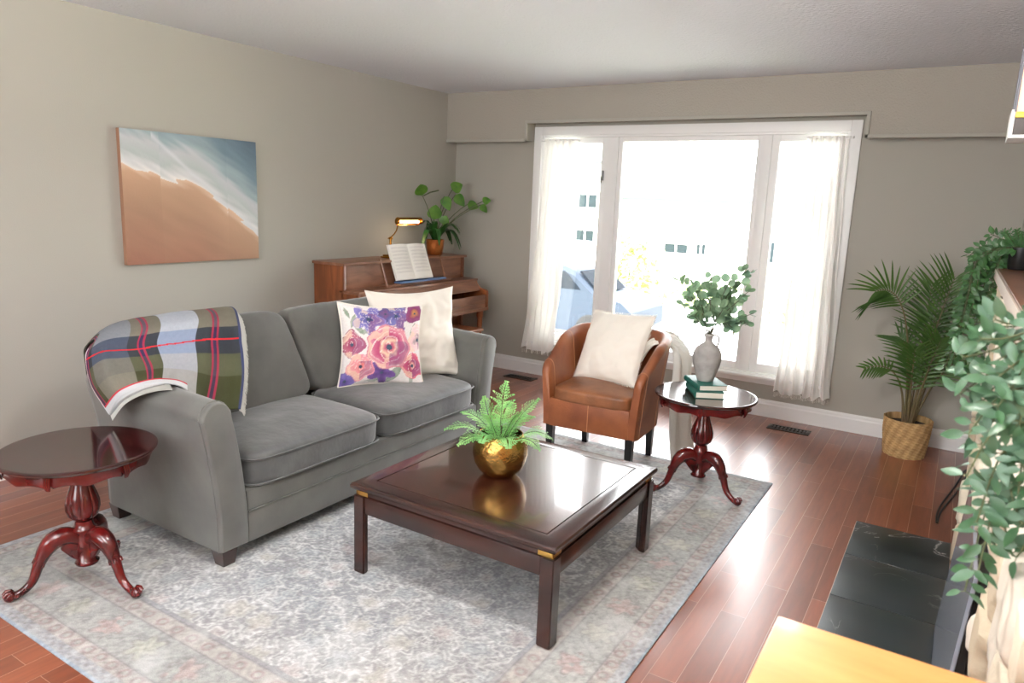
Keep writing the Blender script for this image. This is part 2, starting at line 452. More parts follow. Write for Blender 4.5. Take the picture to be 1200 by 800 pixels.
# curtain rods and sheers
def curtain(label, xt0, xt1, xb0, xb1, zt, zb, seed):
    rnd = random.Random(seed)
    t = thing('curtain', ((xt0 + xt1) / 2, -.035, zt), label, 'curtain')
    c = V(t.location)
    g = G(); nu, nv = 110, 60; vs = []
    for j in range(nv + 1):
        v = j / nv
        for i in range(nu + 1):
            u = i / nu
            e = v ** 1.3
            bulge = .04 * sin(PI * v) * (1 if seed == 2 else -1) * 0
            x = (xt0 + (xt1 - xt0) * u) * (1 - e) + (xb0 + (xb1 - xb0) * u) * e + bulge
            amp = .016 + .012 * v
            y = -.045 + amp * sin(u * 34 + 1.5 * sin(v * 3 + seed)) + .007 * sin(u * 71 + v * 4) - .03 * v
            x += .006 * sin(v * 17 + u * 9) * v
            z = zt + (zb - zt) * v + (.008 * sin(u * 40) + .01 * sin(u * 13 + seed)) * (v > .97)
            vs.append(V((x, y, z)) - c)
    fs = [(j * (nu + 1) + i, j * (nu + 1) + i + 1, (j + 1) * (nu + 1) + i + 1, (j + 1) * (nu + 1) + i) for j in range(nv) for i in range(nu)]
    g.add(vs, fs); g.build('fabric', M['sheer'], t, smooth=180)
    g = G()
    for i in range(90):
        u = i / 89; b = V((xb0 + (xb1 - xb0) * u, -.075 + .024 * sin(u * 34 + 1.5 * sin(3 + seed)), zb + .005)) - c
        g.tube([b, b + V((rnd.uniform(-.004, .004), 0, -.018)), b + V((rnd.uniform(-.008, .008), 0, -.034))], .0011, 3)
    g.build('fringe', M['whitecloth'], t)
    g = G(); g.tube([V((xt0 - .02, -.04, zt - .008)) - c, V((xt1 + .02, -.04, zt - .008)) - c], .006, 8)
    for x in (xt0 - .018, xt1 + .018): g.box(V((x - .008, -.045, zt - .016)) - c, V((x + .008, .029 if False else -.005, zt)) - c, .002)
    g.build('rod', M['white'], t)
curtain('sheer white curtain with fringed hem on the left side of the window', .95, 1.25, .85, 1.14, 2.045, .235, 1)
curtain('sheer white curtain with fringed hem on the right side of the window', 3.07, 3.32, 3.03, 3.40, 2.045, .215, 2)

# floor vents
def vent(x0, x1, y0, y1, label):
    t = thing('floor_vent', ((x0 + x1) / 2, (y0 + y1) / 2, 0), label, 'floor vent')
    hx, hy = (x1 - x0) / 2, (y1 - y0) / 2
    g = G(); frame_w = .02
    g.box((-hx, -hy, 0), (hx, -hy + frame_w, .006), .002); g.box((-hx, hy - frame_w, 0), (hx, hy, .006), .002)
    g.box((-hx, -hy + frame_w, 0), (-hx + frame_w * 1.4, hy - frame_w, .006), .002); g.box((hx - frame_w * 1.4, -hy + frame_w, 0), (hx, hy - frame_w, .006), .002)
    g.build('frame', M['ventm'], t)
    g = G(); n = 9; w = (2 * hx - .056)
    for k in range(n):
        x = -hx + .028 + w * (k + .5) / n
        g.box((x - .006, -hy + .02, .001), (x + .006, hy - .02, .005), .001)
    g.box((-hx + .028, -.004, .001), (hx - .028, .004, .0055))
    g.build('grille', M['ventm'], t)
    g = G(); g.box((-hx + .02, -hy + .018, .0002), (hx - .02, hy - .018, .0012)); g.build('duct_opening', M['ventd'], t)
vent(3.045, 3.33, -.31, -.19, 'brown metal floor vent under the right curtain, near the round table')
vent(.77, 1.06, -.27, -.155, 'dark metal floor vent under the left curtain, behind the sofa arm')

# ------------------------------------------------------------------ value noise
def vnoise(shape, cell, seed):
    r = np.random.RandomState(seed); h, w = shape
    gh, gw = int(h / cell) + 3, int(w / cell) + 3
    a = r.rand(gh, gw); y = np.arange(h) / cell; x = np.arange(w) / cell
    yi = y.astype(int); xi = x.astype(int); fy = (y - yi)[:, None]; fx = (x - xi)[None]
    fy = fy * fy * (3 - 2 * fy); fx = fx * fx * (3 - 2 * fx)
    A = a[yi][:, xi]; B = a[yi][:, xi + 1]; C = a[yi + 1][:, xi]; D = a[yi + 1][:, xi + 1]
    return (A * (1 - fx) + B * fx) * (1 - fy) + (C * (1 - fx) + D * fx) * fy

def mixc(c, col_, m):
    m = np.clip(m, 0, 1)[..., None]
    return c * (1 - m) + np.array(s2l(col_))[None, None] * m

# ------------------------------------------------------------------ rug
def make_rug():
    x0, x1, y0, y1 = .775, 3.33, -4.46, -1.395
    st = .0055
    nx, ny = int((x1 - x0) / st), int((y1 - y0) / st)
    X, Y = np.meshgrid(np.linspace(0, x1 - x0, nx), np.linspace(0, y1 - y0, ny))
    W, L = x1 - x0, y1 - y0
    sh = X.shape
    d = np.minimum(np.minimum(X, W - X), np.minimum(Y, L - Y))
    n1 = vnoise(sh, 60, 1); n2 = vnoise(sh, 14, 2); n3 = vnoise(sh, 3, 3); n4 = vnoise(sh, 1.5, 4); n5 = vnoise(sh, 5, 5)
    fade = vnoise(sh, 28, 6) * .5 + n2 * .3 + n5 * .2
    c = np.ones(sh + (3,)) * np.array(s2l((158, 158, 159)))
    c = mixc(c, (148, 154, 160), (n1 - .35) * 1.2)
    c = mixc(c, (180, 174, 170), (vnoise(sh, 90, 8) - .45) * 1.2)
    # symmetric field drawing
    ax = np.abs(X - W / 2); ay = np.abs(Y - L / 2)
    wob = .02 * np.sin(9 * ax + 3 * n2) ; u = ax + wob + .012 * (n2 - .5); v = ay + .02 * np.sin(7 * ay + 2) + .012 * (vnoise(sh, 12, 9) - .5)
    fieldm = (d > .36).astype(float)
    lines = np.zeros(sh); fill = np.zeros(sh); rose = np.zeros(sh); blue = np.zeros(sh)
    rr = random.Random(5)
    cents = []
    for i in range(9):
        for j in range(12):
            cents.append((i * .18 + (j % 2) * .09 + rr.uniform(-.02, .02), j * .145 + rr.uniform(-.02, .02), rr.uniform(.035, .09), rr.choice([5, 6, 8]), rr.random()))
    for (cx, cy, R, k, q) in cents:
        dx, dy = u - cx, v - cy; r = np.hypot(dx, dy); a = np.arctan2(dy, dx)
        pet = R * (1 + .22 * np.cos(k * a + q * 6))
        lines += np.exp(-((r - pet) / .005) ** 2) + .8 * np.exp(-((r - pet * .62) / .0045) ** 2) + .8 * np.exp(-((r - pet * .3) / .004) ** 2)
        m = 1 / (1 + np.exp((r - pet * .6) / .004))
        if q < .3: rose += m
        elif q < .65: blue += m
        else: fill += m
    # scrolling vines
    ph = np.sin(13 * u + 2.2 * np.sin(11 * v)) ; lines += .35 * np.exp(-(ph / .12) ** 2)
    ph = np.sin(15 * v + 2.0 * np.sin(12 * u + 1)); lines += .35 * np.exp(-(ph / .11) ** 2)
    tex = np.sin(95 * u + 5 * np.sin(60 * v)) * np.sin(88 * v + 4 * np.sin(70 * u))
    lines += .6 * (tex > .5)
    tex2 = np.sin(150 * u + 6 * np.sin(41 * v + 3 * n2)) * np.sin(140 * v + 6 * np.sin(47 * u)); lines += .45 * (tex2 > .35) * (n5 > .45)
    dark = (tex2 < -.45) * (n5 < .6) * fieldm
    wr = .45 + .75 * fade
    c = mixc(c, (222, 223, 222), fieldm * np.clip(lines, 0, 1) * np.clip(.95 * wr - .05, 0, 1))
    c = mixc(c, (140, 138, 140), dark * .55)
    c = mixc(c, (186, 168, 164), fieldm * np.clip(rose, 0, 1) * .45 * wr)
    c = mixc(c, (156, 164, 170), fieldm * np.clip(blue, 0, 1) * .5 * wr)
    c = mixc(c, (194, 190, 180), fieldm * np.clip(fill, 0, 1) * .5)
    # borders
    def band(a, b): return ((d > a) & (d <= b)).astype(float)
    horiz = (np.minimum(Y, L - Y) < np.minimum(X, W - X))
    s = np.where(horiz, X, Y)
    main = band(.10, .27)
    c = mixc(c, (176, 178, 174), main * .6)
    q = (s / .21) % 1 - .5; dd = (d - .185)
    r = np.hypot(q * .21, dd); a = np.arctan2(dd, q * .21)
    idx = np.floor(s / .21).astype(int)
    pet = .05 * (1 + .25 * np.cos(6 * a))
    ro = 1 / (1 + np.exp((r - pet) / .004))
    c = mixc(c, (194, 158, 154), main * ro * (idx % 2 == 0) * np.clip(wr * .55, 0, 1) * (n5 > .35))
    c = mixc(c, (190, 190, 176), main * ro * (idx % 2 == 1) * .6)
    c = mixc(c, (146, 138, 136), main * np.exp(-((r - pet * 1.1) / .004) ** 2) * .7 * wr)
    sc_ = np.abs(dd - .04 * np.sin(2 * PI * s / .21)); c = mixc(c, (140, 144, 140), main * np.exp(-(sc_ / .004) ** 2) * .6 * wr)
    for (a0, b0, per) in ((.045, .10, .07), (.27, .34, .085)):
        bm_ = band(a0, b0); mid = (a0 + b0) / 2
        c = mixc(c, (186, 180, 174), bm_ * .7)
        q = ((s / per) % 1 - .5) * per; r = np.hypot(q, (d - mid) * 1.0)
        c = mixc(c, (152, 132, 132), bm_ * np.exp(-((r - .017) / .006) ** 2) * np.clip(wr * 1.2 - .25, 0, 1))
        c = mixc(c, (170, 170, 164), bm_ * (r < .011) * .8)
    for e in (.045, .10, .27, .34):
        c = mixc(c, (128, 126, 128), np.exp(-((d - e) / .0045) ** 2) * .6)
    c = mixc(c, (176, 178, 182), band(.0, .045) * .8)
    c = mixc(c, (150, 146, 144), band(.012, .045) * (np.sin(s * 2 * PI / .05) * np.sin(d * 2 * PI / .033) > .2) * .5)
    c = mixc(c, (160, 172, 184), (d < .009) * .9)
    c = c * .9
    # wear and yarn speckle
    sp = (n3 - .5) * .32 + (n4 - .5) * .34 + (n2 - .5) * .14 + (n1 - .5) * .12
    c = c * (1 + sp)[..., None]
    c = mixc(c, (206, 208, 208), np.clip((fade - .52) * 1.6, 0, .35))
    bumpz = (lines > .5) * .0
    zz = .009 - .004 * np.exp(-d / .006) + .0007 * (n5 - .5) + .0012 * np.sin(4 * X + 3 * Y)
    zz = np.maximum(zz, .003)
    g = G()
    vs = np.stack([X + x0, Y + y0, zz], -1).reshape(-1, 3)
    idx = np.arange(nx * ny).reshape(ny, nx)
    q = np.stack([idx[:-1, :-1], idx[:-1, 1:], idx[1:, 1:], idx[1:, :-1]], -1).reshape(-1, 4)
    g.v = [tuple(p) for p in vs.tolist()]; g.f = [tuple(p) for p in q.tolist()]; g.m = [0] * len(g.f)
    # skirt down to the floor
    per = list(idx[0, :]) + list(idx[1:, -1]) + list(idx[-1, -2::-1]) + list(idx[-2:0:-1, 0])
    b = len(g.v)
    for k in per: g.v.append((g.v[k][0], g.v[k][1], .0003))
    n = len(per)
    for i in range(n): g.f.append((int(per[i]), b + i, b + (i + 1) % n, int(per[(i + 1) % n]))); g.m.append(0)
    cc = np.concatenate([c.reshape(-1, 3), c.reshape(-1, 3)[per]])
    o = g.build('area_rug', vmat('rug wool', .95, bump=.35, bscale=220, nmul=.10, nscale=260), cols=cc, smooth=50)
    tag(o, 'large faded grey floral rug with reddish border under the coffee table', 'rug')
make_rug()
RZ = .010   # top of rug

# ------------------------------------------------------------------ cushions
def rbox(a, b, c, n=(5, 5, 3.2), res=22, wr=0, seed=0, crown=0.0):
    """rounded puffy box of half sizes a, b, c"""
    bm = bmesh.new(); bmesh.ops.create_cube(bm, size=2)
    bmesh.ops.subdivide_edges(bm, edges=bm.edges[:], cuts=res, use_grid_fill=True)
    for v in bm.verts:
        p = v.co
        r = (abs(p.x) ** 6 + abs(p.y) ** 6 + abs(p.z) ** 2.6 * 1.0) ** (1 / 6) if False else 0
        x, y, z = p.x, p.y, p.z
        k = (abs(x) ** n[0] + abs(y) ** n[1] + abs(z) ** n[0]) ** (1 / n[0])
        x, y, z = x / k, y / k, z / k
        cr = 1 + crown * (1 - x * x) * (1 - y * y)
        P = V((x * a, y * b, z * c * cr))
        if wr:
            q = noise.noise(V((P.x * 7 + seed, P.y * 7, P.z * 7))) * .6 + noise.noise(V((P.x * 17, P.y * 17 + seed, P.z * 17))) * .4
            P += P.normalized() * q * wr
        v.co = P
    return bm

def rim(a, b, z, n=5, k=80):
    out = []
    for i in range(k):
        t = 2 * PI * i / k; cx, sy = cos(t), sin(t)
        r = (abs(cx) ** n + abs(sy) ** n) ** (-1 / n)
        out.append(V((cx * r * a, sy * r * b, z)))
    return out

def pillow_geo(w, h, t, res=60, pinch=.07, seed=0, wr=.004, piping=False):
    """pillow in local x (width), z (height), thickness in y; front faces -y"""
    g = G(); vs = []; uv = []
    for side in (-1, 1):
        for j in range(res + 1):
            for i in range(res + 1):
                u = 2 * i / res - 1; v = 2 * j / res - 1
                x = w / 2 * u * (1 - pinch * (1 - v * v) * abs(u)); z = h / 2 * v * (1 - pinch * (1 - u * u) * abs(v))
                th = t / 2 * max(0, (1 - u ** 2)) ** .45 * max(0, (1 - v ** 2)) ** .45
                edge = (1 - abs(u)) * (1 - abs(v))
                q = noise.noise(V((x * 9 + seed, z * 9, side))) * wr * 2 + noise.noise(V((x * 25 + seed, z * 25, side))) * wr
                y = side * (th + q * min(1, th / (t * .15 + 1e-6)))
                vs.append((x, y, z)); uv.append((u, v, side))
    n = res + 1
    fs = []
    for sd in range(2):
        o = sd * n * n
        for j in range(res):
            for i in range(res):
                f = (o + j * n + i, o + j * n + i + 1, o + (j + 1) * n + i + 1, o + (j + 1) * n + i)
                fs.append(f if sd == 0 else f[::-1])
    g.add(vs, fs)
    path = []
    K = 30
    for (ua, va, ub, vb) in ((-1, -1, 1, -1), (1, -1, 1, 1), (1, 1, -1, 1), (-1, 1, -1, -1)):
        for k in range(K):
            u = ua + (ub - ua) * k / K; v = va + (vb - va) * k / K
            path.append(V((w / 2 * u * (1 - pinch * (1 - v * v) * abs(u)), 0, h / 2 * v * (1 - pinch * (1 - u * u) * abs(v)))))
    return g, uv, path

# floral print (colour of the printed cloth) as a function of (u, v) in [-1, 1]
def floral(u, v):
    n = lambda s, o=0: noise.noise(V((u * s + o, v * s - o, o)))
    c = np.array(s2l((232, 226, 224)))
    def mx(c, k, m): return c * (1 - m) + np.array(s2l(k)) * m
    # leaves
    for (x, y, a, L, w) in ((-.72, .55, 1.2, .2, .06), (-.6, .38, 2.2, .22, .07), (-.42, .3, .2, .18, .06), (.42, .88, .5, .2, .06), (.25, -.75, .9, .3, .11), (-.85, .75, 1.9, .15, .05), (.68, -.85, 1.4, .18, .05), (-.1, -.9, .1, .35, .04), (.05, -.8, .5, .25, .05), (-.62, -.1, 1.5, .15, .04), (.75, .35, 1.2, .2, .04)):
        dx, dy = u - x, v - y; p = dx * cos(a) + dy * sin(a); q = -dx * sin(a) + dy * cos(a)
        if abs(p) < L and abs(q) < w * (1 - (p / L) ** 2): c = mx(c, (112, 134, 112), .75 + .25 * n(6))
    def flower(c, x, y, R, k, cols, ph=0, sw=.16, depth=.18):
        dx, dy = u - x, v - y; r = math.hypot(dx, dy); a = math.atan2(dy, dx)
        rr = R * (1 + sw * cos(k * a + ph)) + .03 * n(7, x * 5)
        if r < rr:
            t = r / rr
            f = t * (len(cols) - 1) + .5 * n(9, y * 7); f = min(max(f, 0), len(cols) - 1.001); i = int(f); w = f - i
            c = np.array(s2l(cols[i])) * (1 - w) + np.array(s2l(cols[i + 1])) * w
            # petal arcs
            arc = sin(a * 2.5 + t * 14 + 2 * n(4)) * sin(t * 19 + 3 * sin(a * 1.5))
            if R > .3:
                ring = abs(((t * 3.6 + .35 * sin(a * 2 + t * 5)) % 1) - .5)
                if ring < .07 and n(5, 3) > -.25: c = mx(c, (244, 232, 226), .75)
                if .5 < t < .95 and dx < 0 and n(3, 2) > -.1: c = mx(c, (240, 214, 186), .55)
                if dx > 0 and dy < .15 and .3 < t < .9: c = mx(c, (132, 82, 122), .55 + .3 * n(6))
            else:
                c = mx(c, (70, 50, 90), max(0, arc) * .35)
            if r < R * .13: c = np.array(s2l((58, 72, 92)))
        return c
    c = flower(c, -.88, -.88, 0.244, 5, [(90, 80, 140), (112, 96, 160), (120, 110, 170)])
    c = flower(c, -.05, -.72, 0.268, 5, [(70, 50, 96), (98, 72, 130), (120, 90, 150)], 1, .3)
    c = flower(c, -.78, -.02, 0.317, 4, [(120, 50, 80), (168, 84, 108), (196, 118, 136), (150, 80, 110)], 0, .12)
    c = flower(c, -.55, -.55, 0.329, 5, [(220, 120, 120), (232, 156, 160), (226, 150, 164)], 2, .1)
    c = flower(c, .72, -.52, 0.305, 4, [(240, 190, 170), (160, 60, 96), (196, 92, 124), (220, 110, 130)], 1, .1)
    c = flower(c, .92, .12, 0.317, 3, [(60, 90, 90), (240, 200, 204), (240, 212, 214)], 1.3, .25)
    c = flower(c, .3, .72, 0.366, 6, [(60, 60, 110), (110, 104, 160), (120, 120, 176), (130, 100, 150)], .5, .22)
    c = flower(c, .06, .78, 0.195, 4, [(120, 80, 120), (90, 90, 140)], .5, .2)
    c = flower(c, .8, .78, 0.244, 3, [(196, 140, 70), (130, 60, 96), (140, 78, 120)], .7, .16)
    c = flower(c, -.35, .62, 0.342, 5, [(50, 50, 90), (118, 112, 176), (138, 130, 190)], PI * .3, .24)
    c = flower(c, .12, -.08, 0.540, 7, [(90, 110, 120), (190, 90, 118), (236, 206, 180), (176, 72, 110), (196, 104, 134), (214, 146, 160), (206, 136, 150)], .4, .05)
    return c * (1 + .10 * n(30))

def place_pillow(name, label, cat, ctr, nrm, lean, roll, w, h, t, material, cols=False, piping=None, wr=.004, pinch=.07, fringe=False, seed=0):
    """upright pillow: centre, direction the face looks (xy), lean back angle, roll in its plane"""
    root = thing(name, ctr, label, cat)
    yaw = math.atan2(nrm[1], nrm[0]) + PI / 2      # local -y -> nrm
    root.rotation_mode = 'QUATERNION'
    Mx = Matrix.Rotation(yaw, 4, 'Z') @ Matrix.Rotation(-lean, 4, 'X') @ Matrix.Rotation(roll, 4, 'Y')
    root.rotation_quaternion = Mx.to_quaternion()
    res = 110 if cols else 50
    g, uv, path = pillow_geo(w, h, t, res=res, pinch=pinch, wr=wr, seed=seed)
    cc = None
    if cols:
        cc = np.array([floral(a, b) if s_ < 0 else floral(-a, b) for a, b, s_ in uv])
    g.build('cover', material, root, smooth=180, cols=cc)
    if piping is not None:
        p = G(); p.tube(path, .0055, 8, loop=True); p.build('piping', piping, root)
    if fringe:
        p = G(); rnd = random.Random(3)
        for i in range(0, len(path)):
            q = path[i]; nx_ = path[(i + 1) % len(path)]
            for f in (0, .5):
                b = q.lerp(nx_, f); o_ = b.normalized() * .012
                p.tube([b * .99, b + o_ + V((rnd.uniform(-.004, .004), rnd.uniform(-.004, .004), 0))], .0015, 3)
        p.build('fringe', material, root)
    return root

# ------------------------------------------------------------------ sofa
def make_sofa():
    bx, by = 1.29, -2.845
    t = thing('sofa', (bx, by, RZ), 'grey velvet two-seat sofa with flared arms, behind the coffee table', 'sofa')
    L = .96            # half length at the base
    xf, xb = 1.70 - bx, .84 - bx
    # body: deck and front rail with seam
    g = G()
    g.box((xb + .02, -L + .10, .07), (xf - .015, L - .10, .27), .015)
    g.build('base', M['velvet'], t)
    g = G()
    g.box((xf - .05, -L + .128, .065), (xf, L - .128, .205), .012); g.box((xf - .05, -L + .128, .203), (xf - .004, L - .128, .295), .012)
    g.build('front_rail', M['velvet'], t)
    g = G(); g.tube([(xf + .001, -L + .13, .204), (xf + .001, L - .13, .204)], .0035, 6); g.build('seam', M['velvet'], t)
    # arms
    for sd in (-1, 1):
        g = G(); rings = []
        stn = [(xb + .03, .88), (xb + .035, .96), (xb + .06, 1)] + [(xb + .06 + (xf - xb - .09) * k / 10, 1) for k in range(1, 10)] + [(xf - .03, 1), (xf - .012, .985), (xf - .002, .95), (xf + .001, .88)]
        for (x, kk) in stn:
            fr = (x - xb) / (xf - xb)
            top = .70 + .035 * (1 - fr) + .02 * sin(PI * fr) * 0
            ring = []
            def off(z): return .075 * (max(0, z - .15) / .55) ** 1.7
            zs = [.065, .12, .2, .3, .4, .5, .58, .63]
            outer = [(off(z), z) for z in zs]
            ct = (off(.64) - .065, top - .066)   # crown centre
            crown = [(ct[0] + .068 * cos(a), ct[1] + .068 * sin(a)) for a in [PI * k / 8 for k in range(0, 9)]]
            inner = [(off(z) - .130, z) for z in zs[::-1]]
            prof = outer + crown + inner
            cy = -.065; cz = .4
            for (o_, z) in prof:
                oo = cy + off(z) + (o_ - cy - off(z)) * kk; z2 = cz + (z - cz) * (1 - (1 - kk) * .25)
                ring.append((x, sd * (L + oo), z2))
            rings.append(ring)
        g.loft(rings)
        arm = g.build('arm', M['velvet'], t, smooth=50)
        # piping on the front edge of the arm
        g = G(); fr = rings[-4]; pts = [V(p) + V((.004, 0, 0)) for p in fr]
        pts = [V((p.x, p.y, p.z)) for p in pts]
        g.tube(pts, .0032, 6, loop=True); g.build('piping', M['velvet'], arm)
    # back frame
    g = G(); rings = []
    prof = [(xb - .005, .07), (xb - .012, .4), (xb - .03, .70), (xb - .035, .78), (xb - .02, .825), (xb + .02, .842), (xb + .07, .842), (xb + .12, .83), (xb + .145, .78), (xb + .15, .6), (xb + .17, .25), (xb + .17, .07)]
    for (y, k, w) in [(-L - .005, .9, 0), (-L - .01, .96, 0), (-L + .005, 1, 0), (-L + .1, 1, 0), (-.5, 1, 0), (0, 1, 0), (.5, 1, 0), (L - .1, 1, 0), (L + .045, 1, 0), (L + .06, .96, 0), (L + .055, .9, 0)]:
        rings.append([(xb + .06 + (x - xb - .06) * k, y * (1 if z > .5 else (L - .02 + .0) / max(abs(y), L - .02) if abs(y) > L - .02 else 1), .45 + (z - .45) * (1 - (1 - k) * .3)) for x, z in prof])
    g.loft(rings); g.build('back_frame', M['velvet'], t, smooth=50)
    # back cushions
    for k, sd in enumerate((-1, 1)):
        bm = rbox(.095, .405, .245, n=(7, 7), wr=.009, seed=k * 9, res=24, crown=0)
        for v in bm.verts:
            v.co.x *= 1.05 - .15 * (v.co.z / .235)
            v.co.y -= .055 * (v.co.z / .245 + 1) if sd < 0 or v.co.y < 0 else .055 * (v.co.z / .245 + 1) * .5
        Mx = Matrix.Translation((xb + .22, sd * .415 + .02, .663)) @ Matrix.Rotation(math.radians(-13), 4, 'Y')
        g = G(); g.bm(bm, M=Mx); cu = g.build('back_cushion', M['velvet'], t, smooth=60)
    # seat cushions
    for k, sd in enumerate((-1, 1)):
        bm = rbox(.30, .405, .083, n=(7, 7), wr=.006, seed=20 + k * 5, res=26, crown=.22)
        Mx = Matrix.Translation((xf - .285, sd * .414, .372)) @ Matrix.Rotation(math.radians(1.5), 4, 'Y')
        g = G(); g.bm(bm, M=Mx); cu = g.build('seat_cushion', M['velvet2'], t, smooth=60)
        for z in (.052, -.058):
            p = G(); p.tube([Mx @ q for q in rim(.302, .407, z, n=9)], .0048, 6, loop=True); p.build('piping', M['velvet2'], cu)
    # feet
    for x in (xb + .065, xf - .040):
        for sd in (-1, 1):
            g = G(); y = sd * (L - .038)
            rings = [[(x + dx * s_, y + dy * s_, z) for dx, dy in ((-1, -1), (1, -1), (1, 1), (-1, 1))] for z, s_ in ((0, .027), (.067, .037))]
            g.loft(rings); g.build('foot', M['darkwood'], t, smooth=0)
    return t
make_sofa()

# throw pillows on the sofa
nrm = V((.82, -.57, 0)).normalized()
place_pillow('floral_pillow', 'watercolour floral throw pillow with white piping on the sofa', 'pillow', (1.335, -2.47, .690), nrm, math.radians(17), math.radians(3), .49, .48, .15,
             vmat('floral print', .85, bump=.2, bscale=200), cols=True, piping=M['cream'], wr=.004, pinch=.11)
place_pillow('throw_pillow', 'plain cream square pillow on the sofa, leaning behind the floral one', 'pillow', (1.335, -2.175, .715), (.88, -.48), math.radians(15), math.radians(-1), .57, .56, .17,
             M['cream'], wr=.008, pinch=.12, seed=4)

# plaid throw over the sofa's back corner
def catmull(P, t):
    n = len(P) - 1; x = min(max(t, 0), .99999) * n; i = int(x); f = x - i
    p0, p1, p2, p3 = P[max(i - 1, 0)], P[i], P[i + 1], P[min(i + 2, n)]
    return .5 * ((2 * p1) + (-p0 + p2) * f + (2 * p0 - 5 * p1 + 4 * p2 - p3) * f * f + (-p0 + 3 * p1 - 3 * p2 + p3) * f ** 3)

def cloth_grid(ctrl, nu, nv):
    """ctrl[row][col] world points -> dense grid rows (nv+1) x (nu+1)"""
    rows = []
    C = [[V(p) for p in r] for r in ctrl]
    for j in range(nv + 1):
        v = j / nv
        colp = [catmull([C[r][c] for r in range(len(C))], v) for c in range(len(C[0]))]
        rows.append([catmull(colp, i / nu) for i in range(nu + 1)])
    return rows

def plaid(s, t):
    """s 0..1 left to right, t 0..1 top to bottom"""
    L_ = lambda c: np.array(s2l(c))
    n = noise.noise(V((s * 60, t * 30, 0))) * .06
    taupe = L_((128, 124, 112)); c = taupe
    navyband = .38 < t < .60; grey2 = .60 < t < .80; olive = t >= .66
    # columns
    if s < .10: c = L_((88, 90, 80))
    elif s < .33: c = L_((132, 136, 142))
    elif s < .50: c = L_((118, 114, 100))
    elif s < .72: c = L_((188, 194, 204))
    else: c = L_((120, 116, 102))
    light = .50 <= s < .72
    lil = .10 <= s < .33
    if .36 < t < .62:
        c = L_((150, 164, 190)) if light else (L_((72, 80, 96)) if lil else L_((54, 58, 64)))
    elif t >= .80:
        c = L_((170, 168, 166)) if light else (L_((122, 118, 106)) if lil else L_((66, 68, 42)))
    elif t >= .62:
        c = L_((176, 178, 184)) if light else (L_((112, 110, 102)) if lil else L_((86, 88, 66)))
    for x in (.04, .405, .825):
        dx = abs(s - x)
        if dx < .021:
            c = c * .45 + L_((64, 36, 90)) * .55
            if dx > .011: c = L_((176, 50, 76)) * .8 + c * .2
    if abs(t - (.50 + .03 * math.sin(s * 5))) < .008: c = L_((214, 40, 48))
    return c * (1 + n) * .72

